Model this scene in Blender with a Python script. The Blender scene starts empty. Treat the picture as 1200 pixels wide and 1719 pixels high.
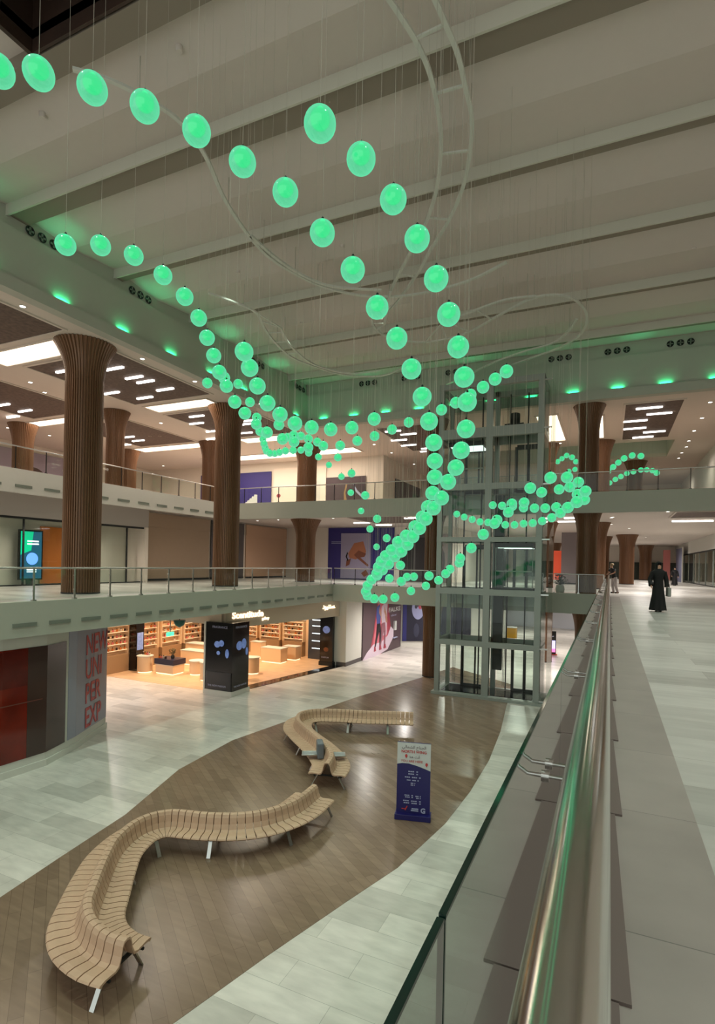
import bpy, bmesh, math, random
from mathutils import Vector, Matrix
random.seed(7)
C = bpy.context.scene.collection
PI = math.pi

# ------------------------------------------------------------------ camera, world, exposure
EYE = Vector((0.0, 0.0, 6.51))
FPX, CX, CY = 920.0, 600.0, 945.4
YAW, ROLL = math.radians(24.7), math.radians(1.175)
ROT = Matrix.Rotation(YAW, 3, 'Z') @ Matrix.Rotation(PI/2, 3, 'X') @ Matrix.Rotation(ROLL, 3, 'Z')
cam_data = bpy.data.cameras.new('camera')
cam = bpy.data.objects.new('camera', cam_data)
C.objects.link(cam)
cam.matrix_world = Matrix.Translation(EYE) @ ROT.to_4x4()
cam_data.sensor_fit = 'HORIZONTAL'
cam_data.sensor_width = 36.0
cam_data.lens = 36.0 * FPX / 1200.0
cam_data.shift_y = (CY - 859.5) / 1200.0
cam_data.clip_start = 0.02
cam_data.clip_end = 300
bpy.context.scene.camera = cam

world = bpy.data.worlds.new('world')
bpy.context.scene.world = world
world.use_nodes = True
world.node_tree.nodes['Background'].inputs[0].default_value = (0.86, 0.93, 0.86, 1)
world.node_tree.nodes['Background'].inputs[1].default_value = 1.1  # soft ambient fill, added through the open end behind the camera
vs = bpy.context.scene.view_settings
vs.view_transform = 'Standard'
vs.look = 'None'
vs.exposure = 0.12
vs.gamma = 1.0
vs.use_curve_mapping = False
cy = bpy.context.scene.cycles
cy.max_bounces = 8
cy.diffuse_bounces = 4
cy.glossy_bounces = 4
cy.transmission_bounces = 6
cy.transparent_max_bounces = 24
cy.caustics_reflective = False
cy.caustics_refractive = False
cy.sample_clamp_indirect = 3.0
cy.use_denoising = True

# levels (metres): ground 0, first floor F1, second floor F2, soffit, roof
F1, F2, SOF, LEDGE, ROOF = 5.09, 10.18, 14.95, 16.95, 17.65
LIGHTS = {}
def spot(x, y, z, power, col=(1, .9, .8), size=150, blend=1.0, rad=0.06, name='downlight_beam'):
    k = (power, col, size, blend, rad)
    if k not in LIGHTS:
        d = bpy.data.lights.new(name, 'SPOT')
        d.energy = power; d.color = col; d.spot_size = math.radians(size); d.spot_blend = blend
        d.shadow_soft_size = rad
        LIGHTS[k] = d
    o = bpy.data.objects.new(name, LIGHTS[k]); o.location = (x, y, z); C.objects.link(o)
    return o
WARM = (1, .86, .74); NEUT = (1, .93, .86); GRN = (.78, 1, .83)
# atrium roof fill lights, added; invented fittings built further down at the same points
ROOF_FILLS = [(x, y) for y in (3.0, 9.0, 16.9, 21.6) for x in (-13.0, -8.6, 2.4)]
for x, y in ROOF_FILLS:
    spot(x, y, 17.2, 930, GRN, 92, .9, 0.12, 'roof_fill')
WALK_FILLS = [(6.2, 2.0), (6.2, 7.0), (6.2, 13.5), (6.2, 21.0)]  # fill lights added out of view to brighten the walkway floor and handrail
for x, y in WALK_FILLS:
    spot(x, y, 17.2, 900, (1, .95, .93), 100, 1, .35, 'roof_fill')
# second-floor ceiling
for x in (-20.5, -28.5, -36.0):
    for y in (4, 12, 20.5, 28.5, 37):
        spot(x, y, 14.8, (300 if x > -30 else 200)*(.55 if y > 36 else 1), WARM, 165)
for x, y in ((-12, 34), (-12, 48), (-4, 35), (4.5, 35), (4.5, 44), (4.5, 54), (-4, 52), (-12, 56)):
    spot(x, y, 14.8, 280, WARM, 165)
# first-floor ceiling
for y in (-4, 4, 12, 20, 28, 36):
    spot(-21.5, y, 9.45, 520, WARM, 165)
for y in (10, 17, 22):
    spot(-25.0, y, 8.2, 160, WARM, 160)
for x, y in ((-16, 37), (-8, 36), (-8, 46), (2, 36), (2, 44), (5, 52), (-3, 58), (3, 62), (4, 72), (-4, 76), (-12, 60)):
    spot(x, y, 9.45, 1300, NEUT, 168)
# ground-floor ceiling
for x, y in ((-20, 3), (-20, 10), (-21, 18), (-27, 19)):
    spot(x, y, 4.4, 700, NEUT, 168)
for x, y in ((-12, 34), (-5, 35), (0, 35), (-11, 40), (-4, 45), (3, 44), (-8, 54), (0, 56), (-5, 66), (3, 68), (-6, 78)):
    spot(x, y, 4.4, 1000, NEUT, 168)
# perfume shop
for x, y in ((-23.5, 23.5), (-20, 23.6), (-23.5, 27), (-19.5, 27), (-23, 31), (-18.5, 31)):
    spot(x, y, 4.3, 620, (1, .70, .44), 150)

# ------------------------------------------------------------------ survey helpers
def ray(px, py):
    d = ROT @ Vector(((px - CX) / FPX, -(py - CY) / FPX, -1.0))
    return d
def P(px, py, axis, val):
    """point of the sight line through (px, py) on the plane axis = val"""
    d = ray(px, py); i = 'xyz'.index(axis)
    t = (val - EYE[i]) / d[i]
    return EYE + d * t

# ------------------------------------------------------------------ materials
MATS = {}
def mat(name, col, rough=.5, metal=0, emit=0, ecol=None, spec=.5, noise=0, nscale=5, bump=0, alpha=1):
    if name in MATS: return MATS[name]
    m = bpy.data.materials.new(name); m.use_nodes = True
    nt = m.node_tree; b = nt.nodes['Principled BSDF']
    b.inputs['Base Color'].default_value = (*col, 1)
    b.inputs['Roughness'].default_value = rough
    b.inputs['Metallic'].default_value = metal
    b.inputs['Specular IOR Level'].default_value = spec
    if emit:
        b.inputs['Emission Color'].default_value = (*(ecol or col), 1)
        b.inputs['Emission Strength'].default_value = emit
    if noise or bump:
        tc = nt.nodes.new('ShaderNodeTexCoord'); n = nt.nodes.new('ShaderNodeTexNoise')
        n.inputs['Scale'].default_value = nscale; n.inputs['Detail'].default_value = 4
        nt.links.new(tc.outputs['Object'], n.inputs['Vector'])
        if noise:
            mx = nt.nodes.new('ShaderNodeMix'); mx.data_type = 'RGBA'
            mx.inputs[6].default_value = (*[c * (1 - noise) for c in col], 1)
            mx.inputs[7].default_value = (*[min(1, c * (1 + noise)) for c in col], 1)
            nt.links.new(n.outputs['Fac'], mx.inputs[0]); nt.links.new(mx.outputs[2], b.inputs['Base Color'])
        if bump:
            bp = nt.nodes.new('ShaderNodeBump'); bp.inputs['Strength'].default_value = bump; bp.inputs['Distance'].default_value = .01
            nt.links.new(n.outputs['Fac'], bp.inputs['Height']); nt.links.new(bp.outputs[0], b.inputs['Normal'])
    MATS[name] = m
    return m
def tile_mat(name, c1, c2, mortar, bw, rh, rough, rot=0, msize=.004, grain=None, bias=0.0):
    m = bpy.data.materials.new(name); m.use_nodes = True; nt = m.node_tree; b = nt.nodes['Principled BSDF']
    tc = nt.nodes.new('ShaderNodeTexCoord'); mp = nt.nodes.new('ShaderNodeMapping')
    mp.inputs['Rotation'].default_value = (0, 0, rot)
    br = nt.nodes.new('ShaderNodeTexBrick')
    br.inputs['Scale'].default_value = 1; br.inputs['Brick Width'].default_value = bw; br.inputs['Row Height'].default_value = rh
    br.inputs['Mortar Size'].default_value = msize; br.inputs['Bias'].default_value = bias
    br.inputs['Color1'].default_value = (*c1, 1); br.inputs['Color2'].default_value = (*c2, 1); br.inputs['Mortar'].default_value = (*mortar, 1)
    nt.links.new(tc.outputs['Object'], mp.inputs['Vector']); nt.links.new(mp.outputs[0], br.inputs['Vector'])
    n = nt.nodes.new('ShaderNodeTexNoise'); mp2 = nt.nodes.new('ShaderNodeMapping')
    mp2.inputs['Rotation'].default_value = (0, 0, rot); mp2.inputs['Scale'].default_value = grain or (1.2, 1.2, 1)
    nt.links.new(tc.outputs['Object'], mp2.inputs['Vector']); nt.links.new(mp2.outputs[0], n.inputs['Vector'])
    n.inputs['Scale'].default_value = 1.5; n.inputs['Detail'].default_value = 6
    mx = nt.nodes.new('ShaderNodeMix'); mx.data_type = 'RGBA'; mx.blend_type = 'MULTIPLY'; mx.inputs[0].default_value = .35
    rp = nt.nodes.new('ShaderNodeValToRGB'); rp.color_ramp.elements[0].color = (.45, .45, .45, 1); rp.color_ramp.elements[0].position = .3
    rp.color_ramp.elements[1].color = (1, 1, 1, 1); rp.color_ramp.elements[1].position = .7
    nt.links.new(n.outputs['Fac'], rp.inputs[0]); nt.links.new(br.outputs['Color'], mx.inputs[6]); nt.links.new(rp.outputs[0], mx.inputs[7])
    nt.links.new(mx.outputs[2], b.inputs['Base Color']); b.inputs['Roughness'].default_value = rough
    MATS[name] = m
    return m
def glass_mat(name, tint, refl=1.0, rough=.02):
    m = bpy.data.materials.new(name); m.use_nodes = True; nt = m.node_tree; nt.nodes.clear()
    o = nt.nodes.new('ShaderNodeOutputMaterial'); mix = nt.nodes.new('ShaderNodeMixShader')
    t = nt.nodes.new('ShaderNodeBsdfTransparent'); t.inputs[0].default_value = (*tint, 1)
    g = nt.nodes.new('ShaderNodeBsdfGlossy'); g.inputs['Roughness'].default_value = rough
    f = nt.nodes.new('ShaderNodeFresnel'); f.inputs[0].default_value = 1.5
    mm = nt.nodes.new('ShaderNodeMath'); mm.operation = 'MULTIPLY'; mm.inputs[1].default_value = refl
    ge = nt.nodes.new('ShaderNodeNewGeometry'); iv = nt.nodes.new('ShaderNodeMath'); iv.operation = 'SUBTRACT'; iv.inputs[0].default_value = 1
    nt.links.new(ge.outputs['Backfacing'], iv.inputs[1]); iv.use_clamp = True; nt.links.new(iv.outputs[0], mm.inputs[1])
    mg = nt.nodes.new('ShaderNodeMath'); mg.operation = 'MULTIPLY'; mg.inputs[1].default_value = refl; mg.use_clamp = True
    nt.links.new(f.outputs[0], mg.inputs[0]); nt.links.new(mg.outputs[0], mm.inputs[0]); nt.links.new(mm.outputs[0], mix.inputs[0])
    nt.links.new(t.outputs[0], mix.inputs[1]); nt.links.new(g.outputs[0], mix.inputs[2]); nt.links.new(mix.outputs[0], o.inputs[0])
    MATS[name] = m
    return m
def S(r, g, b):
    f = lambda v: (v / 255 / 12.92) if v / 255 <= .04045 else ((v / 255 + .055) / 1.055) ** 2.4
    return (f(r), f(g), f(b))

M_white = mat('painted_white', S(208, 206, 198), .6, noise=.02)
M_roofc = mat('roof_ceiling_paint', S(206, 194, 188), .75, noise=.02)
M_trim = mat('grey_green_fascia_paint', S(178, 180, 168), .6, noise=.02)
M_wall = mat('warm_white_wall', S(222, 212, 200), .6, noise=.02)
M_ceil = mat('ceiling_paint', S(216, 204, 194), .7, noise=.02)
M_tile = tile_mat('stone_floor_tiles', S(228, 222, 214), S(184, 180, 172), S(160, 156, 150), 1.8, .6, .3, 0, .003, (1.2, 4, 1), -.3)
M_tile1 = tile_mat('walkway_floor_tiles', S(206, 204, 198), S(170, 168, 162), S(160, 156, 150), 2.4, .6, .32, 0, .003, (1, 5, 1), -.1)
M_band = tile_mat('grey_border_tiles', S(166, 157, 151), S(160, 151, 145), S(120, 117, 112), 1.2, 1.2, .38, 0, .003)
M_wood = tile_mat('timber_floor_planks', S(146, 122, 102), S(128, 106, 88), S(96, 78, 64), 1.8, .2, .22, .65, .003, (.8, 6, 1))
M_swood = tile_mat('shop_floor', S(232, 196, 158), S(226, 188, 148), S(210, 172, 134), 1.2, .3, .35)
M_col = mat('bronze_brown_fins', S(126, 92, 68), .38, .25, noise=.06, nscale=3)
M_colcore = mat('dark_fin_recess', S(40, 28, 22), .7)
M_slat = mat('bench_slats', S(196, 162, 136), .55, noise=.12, nscale=7)
M_steel = mat('brushed_steel', S(200, 200, 198), .28, 1)
M_chrome = mat('polished_steel', S(205, 203, 200), .16, 1)
M_dsteel = mat('grey_steel_frame', S(150, 156, 150), .42, .3)
M_dark = mat('dark_metal', S(38, 40, 40), .45, .4)
M_black = mat('black_gloss', S(10, 10, 14), .12)
M_grille = mat('vent_grille', S(120, 126, 116), .6)
M_track = mat('pendant_track_paint', S(206, 206, 198), .5)
M_panel = mat('perforated_dark_panel', S(100, 84, 76), .8, noise=.7, nscale=6)
M_lin = mat('linear_light', (1, .95, .9), .5, 0, 5, (1, .95, .92))
M_cove = mat('cove_light', (1, .9, .75), .5, 0, 2.0, (1, .88, .70))
M_down = mat('downlight_lens', (1, .95, .9), .5, 0, 8, (1, .94, .86))
M_ledg = mat('green_led_lens', (.02, .8, .3), .5, 0, 3, (.03, .9, .35))
M_glass = glass_mat('clear_glass', (.93, .97, .95))
M_glassn = glass_mat('railing_glass', (.70, .77, .73), 2.0)
M_glassl = glass_mat('lift_glass', (.91, .95, .93), .9)
M_gedge = mat('green_glass_edge', S(14, 40, 34), .08)
M_beige = mat('beige_hoarding', S(172, 150, 128), .7, noise=.03)
M_greyb = mat('dark_grey_hoarding', S(86, 80, 80), .6)
M_blue = mat('navy_hoarding', S(48, 40, 112), .6)

# ------------------------------------------------------------------ mesh helpers
class MB:
    def __init__(s): s.v = []; s.f = []
    def add(s, v, f):
        n = len(s.v); s.v += [tuple(p) for p in v]; s.f += [tuple(i + n for i in q) for q in f]; return s
    def box(s, x0, x1, y0, y1, z0, z1):
        return s.add([(x0,y0,z0),(x1,y0,z0),(x1,y1,z0),(x0,y1,z0),(x0,y0,z1),(x1,y0,z1),(x1,y1,z1),(x0,y1,z1)],
                     [(0,3,2,1),(4,5,6,7),(0,1,5,4),(1,2,6,5),(2,3,7,6),(3,0,4,7)])
    def obox(s, c, u, v, w):
        """box centred at c with half-extent vectors u, v, w"""
        c = Vector(c); u = Vector(u); v = Vector(v); w = Vector(w)
        p = [c + a*u + b*v + e*w for e in (-1, 1) for a, b in ((-1,-1),(1,-1),(1,1),(-1,1))]
        return s.add(p, [(0,3,2,1),(4,5,6,7),(0,1,5,4),(1,2,6,5),(2,3,7,6),(3,0,4,7)])
    def prism(s, poly, z0, z1):
        n = len(poly)
        v = [(p[0], p[1], z0) for p in poly] + [(p[0], p[1], z1) for p in poly]
        f = [tuple(range(n-1, -1, -1)), tuple(range(n, 2*n))] + [(i, (i+1) % n, n+(i+1) % n, n+i) for i in range(n)]
        return s.add(v, f)
    def tube(s, pts, r, n=8, caps=True, closed=False):
        pts = [Vector(p) for p in pts]; m = len(pts); rings = []; up = None
        for i, p in enumerate(pts):
            a = pts[(i-1) % m] if closed or i else p; b = pts[(i+1) % m] if closed or i < m-1 else p
            t = (b - a).normalized()
            if up is None: up = Vector((0,0,1)) if abs(t.z) < .9 else Vector((1,0,0))
            x = t.cross(up).normalized(); y = x.cross(t).normalized(); up = y
            rr = r[i] if isinstance(r, (list, tuple)) else r
            rings.append([p + x*math.cos(2*PI*k/n)*rr + y*math.sin(2*PI*k/n)*rr for k in range(n)])
        v = [q for g in rings for q in g]; f = []
        for i in range(m if closed else m-1):
            j = (i+1) % m
            for k in range(n):
                f.append((i*n+k, i*n+(k+1) % n, j*n+(k+1) % n, j*n+k))
        if caps and not closed:
            f.append(tuple(range(n-1, -1, -1))); f.append(tuple((m-1)*n+k for k in range(n)))
        return s.add(v, f)
    def lathe(s, prof, n=32, c=(0,0,0), rib=None, sx=1, sy=1):
        v = []; f = []
        for i, (r, z) in enumerate(prof):
            for k in range(n):
                a = 2*PI*k/n; rr = r * (rib(k) if rib else 1)
                v.append((c[0]+rr*math.cos(a)*sx, c[1]+rr*math.sin(a)*sy, c[2]+z))
        m = len(prof)
        for i in range(m-1):
            for k in range(n):
                f.append((i*n+k, i*n+(k+1) % n, (i+1)*n+(k+1) % n, (i+1)*n+k))
        f.append(tuple(range(n-1, -1, -1))); f.append(tuple((m-1)*n+k for k in range(n)))
        return s.add(v, f)
    def build(s, name, m, parent=None, smooth=False, bevel=0):
        me = bpy.data.meshes.new(name); me.from_pydata(s.v, [], s.f)
        bm = bmesh.new(); bm.from_mesh(me); bmesh.ops.recalc_face_normals(bm, faces=bm.faces); bm.to_mesh(me); bm.free()
        me.materials.append(m)
        o = bpy.data.objects.new(name, me); C.objects.link(o)
        if smooth:
            for p in me.polygons: p.use_smooth = True
            try: me.set_sharp_from_angle(angle=math.radians(50))
            except Exception: pass
        if bevel:
            b = o.modifiers.new('bevel', 'BEVEL'); b.width = bevel; b.segments = 2; b.limit_method = 'ANGLE'
        if parent: o.parent = parent
        return o
def tag(o, label, cat, group=None):
    o['label'] = label; o['category'] = cat
    if group: o['group'] = group
    return o
def thing(name, label, cat, loc=(0,0,0), rz=0, group=None):
    o = bpy.data.objects.new(name, None); C.objects.link(o); o.location = loc; o.rotation_euler = (0,0,rz)
    o.empty_display_size = .2
    return tag(o, label, cat, group)
def struct(name, mb, m, **k):
    o = mb.build(name, m, **k); o['kind'] = 'structure'; return o
def clone(root, loc=None, label=None, group=None, scale=None, rz=None):
    r = root.copy(); C.objects.link(r)
    if loc is not None: r.location = loc
    if rz is not None: r.rotation_euler = (0,0,rz)
    if label: r['label'] = label
    if group: r['group'] = group
    if scale: r.scale = scale
    for ch in list(root.children):
        c = ch.copy(); C.objects.link(c); c.parent = r
        for g in list(ch.children):
            d = g.copy(); C.objects.link(d); d.parent = c
    return r
def text_obj(body, size, m, origin, u, up, parent=None, name='lettering', extrude=.01, align='LEFT', sx=1.0, bold=0):
    cu = bpy.data.curves.new(name, 'FONT'); cu.body = body; cu.size = size; cu.extrude = extrude; cu.align_x = align
    cu.offset = bold; cu.resolution_u = 3
    tmp = bpy.data.objects.new('tmp', cu)
    me = bpy.data.meshes.new_from_object(tmp)
    bpy.data.objects.remove(tmp)
    me.materials.clear(); me.materials.append(m)
    u = Vector(u).normalized(); up = Vector(up).normalized(); n = u.cross(up)
    mw = Matrix((( u.x*sx, up.x, n.x, origin[0]), (u.y*sx, up.y, n.y, origin[1]), (u.z*sx, up.z, n.z, origin[2]), (0,0,0,1)))
    me.transform(mw)
    o = bpy.data.objects.new(name, me); C.objects.link(o)
    if parent: o.parent = parent
    return o
class Board:
    """flat picture plane: origin, horizontal axis u, width w, height h; shapes are laid on it in fractions"""
    def __init__(s, origin, u, w, h, parent):
        s.o = Vector(origin); s.u = Vector(u).normalized(); s.w = w; s.h = h; s.p = parent
        s.n = s.u.cross(Vector((0,0,1))); s.k = 0
    def pt(s, a, b, d=0): return s.o + s.u*(a*s.w) + Vector((0,0,b*s.h)) + s.n*d
    def base(s, m, name='panel', t=.06):
        mb = MB(); mb.obox(s.pt(.5,.5,-t/2), s.u*s.w/2, (0,0,s.h/2), s.n*t/2); return mb.build(name, m, s.p)
    def shape(s, pts, m, name='print', d=None):
        s.k += 1; d = d or .004*s.k
        n = len(pts); v = [s.pt(a, b, .001) for a, b in pts] + [s.pt(a, b, d) for a, b in pts]
        f = [tuple(range(n)), tuple(range(2*n-1, n-1, -1))] + [(i, (i+1) % n, n+(i+1) % n, n+i) for i in range(n)]
        return MB().add(v, f).build(name, m, s.p)
    def ell(s, a, b, ra, rb, m, name='print', n=20, rot=0):
        pts = []
        for k in range(n):
            x, y = ra*math.cos(2*PI*k/n)*s.w, rb*math.sin(2*PI*k/n)*s.h
            pts.append((a+(x*math.cos(rot)-y*math.sin(rot))/s.w, b+(x*math.sin(rot)+y*math.cos(rot))/s.h))
        return s.shape(pts, m, name)
    def text(s, body, a, b, size, m, align='LEFT', name='lettering', sx=1, bold=0):
        s.k += 1
        return text_obj(body, size, m, s.pt(a, b, .004*s.k), s.u, (0,0,1), s.p, name, .002, align, sx, bold)
ORD = ['first','second','third','fourth','fifth','sixth','seventh','eighth','ninth','tenth','eleventh','twelfth','thirteenth','fourteenth','fifteenth','sixteenth','seventeenth','eighteenth','nineteenth','twentieth']
ORD += ['twenty-'+w for w in ORD[:9]] + ['thirtieth'] + ['thirty-'+w for w in ORD[:9]] + ['fortieth'] + ['forty-'+w for w in ORD[:9]] + ['fiftieth'] + ['fifty-'+w for w in ORD[:9]]

# ================================================================== THE SHELL
struct('floor', MB().box(-46, 16, -10, 92, -.3, 0), M_tile)
wood_px = [(-60,1548),(0,1507),(100,1440),(210,1368),(300,1292),(390,1243),(500,1204),(600,1170),(709,1137),(760,1120),(862,1150),
           (850,1185),(840,1228),(821,1276),(789,1329),(747,1383),(667,1457),(580,1515),(450,1604),(290,1719),(120,1830)]
wpoly = [P(x, y, 'z', 0)[:2] for x, y in wood_px]
wpoly += [(-3.0, 2.2), (-5.6, -2), (-13, -2), (-12.2, 4.5)]
mb = MB(); mb.prism(wpoly, -.02, .006); struct('floor_timber', mb, M_wood)

slab1 = MB()
slab1.box(-46, -15.5, -10, 32, 4.5, F1); slab1.box(-46, 16, 30.1, 92, 4.5, F1-.001); slab1.box(-.26, 16, -10, 30.1, 4.5, F1)
struct('floor_walkway', slab1, M_tile1)
struct('floor_border', MB().box(-.22, .47, -10, 30.3, F1-.01, F1+.003), M_band)
# slab edges (fascias) with their grilles
def fascia(name, pts, z0, z1, t=.24, m=M_white):
    mb = MB()
    for (x0, y0), (x1, y1) in zip(pts, pts[1:]):
        mb.box(min(x0, x1)-(t if x0 == x1 else 0), max(x0, x1), min(y0, y1), max(y0, y1)+(t if y0 == y1 else 0), z0, z1)
    return struct(name, mb, m)
fascia('trim_1', [(-15.4, -10), (-15.4, 30)], 4.16, F1+.10, m=M_trim)
fascia('trim_2', [(-15.64, 30), (-.2, 30)], 4.16, F1+.10, m=M_trim)
mb = MB(); mb.box(-.24, -.19, -10, 30.2, 4.16, F1-.05); struct('trim_3', mb, M_white)
fascia('trim_4', [(-23.2, -10), (-23.2, 29.45)], 9.25, F2+.10)
fascia('trim_5', [(-23.44, 29.45), (6.2, 29.45)], 9.25, F2+.10, m=M_trim)
slab2 = MB(); slab2.box(-46, -23.4, -10, 30, 9.6, F2); slab2.box(-46, 16, 29.6, 92, 9.6, F2-.001)
struct('floor_upper', slab2, M_ceil)
# soffit over the second floor, with an opening into the next atrium
sof = MB()
sof.box(-46, -17.6, -10, 29.9, SOF, SOF+.25); sof.box(-46, 16, 29.9, 40.8, SOF, SOF+.25)
sof.box(-46, -12, 40.8, 46.6, SOF, SOF+.25); sof.box(3.7, 16, 40.8, 46.6, SOF, SOF+.25); sof.box(-46, 16, 46.6, 92, SOF, SOF+.25)
sof.box(9.3, 16, -10, 29.9, SOF, SOF+.25)
struct('ceiling_second_floor', sof, M_ceil)
op = MB(); op.box(-12.2, 3.9, 46.6, 46.8, SOF+.25, ROOF); op.box(-12.2, 3.9, 40.6, 40.8, SOF+.25, ROOF); op.box(-12.2, -12, 40.8, 46.6, SOF+.25, ROOF); op.box(3.7, 3.9, 40.8, 46.6, SOF+.25, ROOF)
struct('wall_next_atrium', op, M_white)
# roof fascia, ledge, clerestory wall
fascia('trim_6', [(-17.4, -10), (-17.4, 29.8)], SOF+.35, LEDGE, m=M_trim)
fascia('trim_7', [(-17.64, 29.8), (9.3, 29.8)], SOF+.35, LEDGE, m=M_trim)
fascia('trim_8', [(-17.22, -10), (-17.22, 29.62)], SOF-.06, SOF+.36, .42, M_trim)
fascia('trim_9', [(-17.64, 29.62), (9.3, 29.62)], SOF-.06, SOF+.36, .42, M_trim)
up = MB(); up.box(-17.8, -17.55, -10, 30.1, LEDGE-.05, ROOF); up.box(-17.8, 9.5, 29.95, 30.2, LEDGE-.05, ROOF)
struct('wall_clerestory', up, M_trim)
struct('wall_right', MB().box(9.3, 9.6, -10, 29.8, F1, ROOF), M_wall)
# main roof ceiling with its downstand beams and a dark roof hatch
M_beam_lit = mat('beam_face_lit_tone', S(200, 196, 184), .7); M_beam_shade = mat('beam_soffit_shade_tone', S(138, 126, 114), .75)  # light faces and dark undersides: light and shade put into the colour
BY = [7.75, 11.0, 15.15, 19.3, 23.6, 27.8]
rf = MB(); rf.box(-18, -11.5, -10, 30.2, ROOF, ROOF+.2); rf.box(-11.5, -4, -10, 5.0, ROOF, ROOF+.2); rf.box(-11.5, -4, 7.7, 30.2, ROOF, ROOF+.2); rf.box(-4, 9.6, -10, 30.2, ROOF, ROOF+.2)
rf.box(-12.2, 3.9, 40.6, 46.8, ROOF, ROOF+.2)
struct('ceiling', rf, M_roofc)
fac = MB()
for a, b in zip(BY, BY[1:]):
    a += .5 if a < 12 else .4
    m_ = (a+b)/2
    fac.add([(-17.6,a,ROOF-.02),(9.3,a,ROOF-.02),(9.3,m_,ROOF-.22),(-17.6,m_,ROOF-.22),(9.3,b,ROOF-.02),(-17.6,b,ROOF-.02)], [(0,1,2,3),(3,2,4,5)])
struct('ceiling_folds', fac, M_roofc)
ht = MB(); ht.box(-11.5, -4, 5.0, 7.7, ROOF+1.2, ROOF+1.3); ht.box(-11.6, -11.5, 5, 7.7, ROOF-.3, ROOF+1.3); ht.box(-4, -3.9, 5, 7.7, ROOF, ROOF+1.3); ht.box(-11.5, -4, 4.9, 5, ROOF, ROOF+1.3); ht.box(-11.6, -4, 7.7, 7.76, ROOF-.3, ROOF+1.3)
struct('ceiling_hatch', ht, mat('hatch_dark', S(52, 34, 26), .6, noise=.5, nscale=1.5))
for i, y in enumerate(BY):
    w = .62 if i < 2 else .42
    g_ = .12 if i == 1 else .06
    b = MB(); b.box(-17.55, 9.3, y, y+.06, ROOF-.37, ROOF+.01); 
    if i: struct('ceiling_beam', b, M_beam_lit)
    b = MB(); b.box(-17.55, 9.3, y+g_, y+w+.1*(i == 1), ROOF-.30, ROOF+.01); struct('ceiling_beam', b, M_beam_shade)
# walls
struct('wall_ground_left', MB().box(-32, -31.8, -10, 21.6, 0, 4.5), M_wall)
struct('wall_far_ground', MB().box(-46, 16, 90, 90.3, 0, 4.5), M_wall)
struct('wall_far_first', MB().box(-46, 16, 84, 84.3, F1, 9.6), M_wall)
struct('wall_far_second', MB().box(-16.1, 16, 62, 62.3, F2, SOF), M_wall)
struct('wall_first_left', MB().box(-27.3, -27, -10, 43, F1, 9.6), M_wall)
struct('wall_first_back', MB().box(-27.3, -11.5, 43, 43.3, F1, 9.6), M_wall)
struct('wall_first_side', MB().box(-11.8, -11.5, 43.3, 84, F1, 9.6), M_wall)
struct('wall_second_left', MB().box(-40.3, -40, -10, 39.5, F2, SOF), M_wall)
struct('wall_second_back', MB().box(-40.3, -16.1, 39.5, 39.8, F2, SOF), M_wall)
struct('wall_second_side', MB().box(-16.4, -16.1, 39.8, 62, F2, SOF), M_wall)
fold = MB()
for k in range(40):
    y = 30 + k*.8; fold.add([(6.5,y,F2),(6.2,y+.4,F2),(6.5,y+.8,F2),(6.5,y,SOF),(6.2,y+.4,SOF),(6.5,y+.8,SOF)], [(0,1,4,3),(1,2,5,4)])
struct('wall_second_right', fold, M_white)
struct('wall_ground_right', MB().box(12, 12.3, -10, 90, 0, 4.5), M_wall)

# ------------------------------------------------------------------ fascia grilles
g = MB(); g.box(-.02, .02, -.36, .36, -.055, .055)
g0 = tag(g.build('air_grille', M_grille), 'slot air grille in the lower-balcony edge', 'air grille', 'slot grilles along the lower balcony edge')
first = True
k = 0
y = 8.2
while y < 29.5:
    o = g0 if first else g0.copy()
    if not first: C.objects.link(o)
    first = False
    o.location = (-15.385, y, 4.52)
    o['label'] = 'slot air grille, %s from the near end of the lower balcony edge' % ORD[k]
    y += 1.12; k += 1
y = 11.5; k = 0
while y < 29.2:
    o = g0.copy(); C.objects.link(o); o.location = (-23.185, y, 9.55); o.scale = (1, 1.05, 1)
    o['group'] = 'slot grilles along the upper balcony edge'
    o['label'] = 'slot air grille, %s from the near end of the upper balcony edge' % ORD[k]
    y += 1.35; k += 1
# round triple vents under the roof
def vent(c, axis, label):
    t = thing('triple_round_vent', label, 'air vent', c, 0, 'triple round vents under the roof')
    for k in (-1, 0, 1):
        rim = MB(); pts = []
        if axis == 'y':
            for a in range(20): pts.append((k*.42+.14*math.cos(2*PI*a/20), -.02, .14*math.sin(2*PI*a/20)))
            rim.tube(pts, .018, 6, closed=True); r = rim.build('nozzle', M_dark, t, smooth=True)
            d = MB().obox((k*.42, .0, 0), (.13,0,0), (0,0,.02), (0,.03,0)); d.obox((k*.42, 0, 0), (.03,0,0), (0,0,.13), (0,.03,0))
            cc = MB(); cc.lathe([(.135, 0), (.135, .02)], 20); cc.v = [(k*.42+x, .01-z, yy) for x, yy, z in cc.v]
        else:
            for a in range(20): pts.append((.02, k*.42+.14*math.cos(2*PI*a/20), .14*math.sin(2*PI*a/20)))
            rim.tube(pts, .018, 6, closed=True); r = rim.build('nozzle', M_dark, t, smooth=True)
            d = MB().obox((0, k*.42, 0), (.03,0,0), (0,0,.03), (0,.13,0)); d.obox((0, k*.42, 0), (.03,0,0), (0,0,.13), (0,.03,0))
            cc = MB(); cc.lathe([(.135, 0), (.135, .02)], 20); cc.v = [(-.01+z, k*.42+x, yy) for x, yy, z in cc.v]
        d.build('cross_bar', M_grille, r); cc.build('throat', M_black, r)
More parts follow.
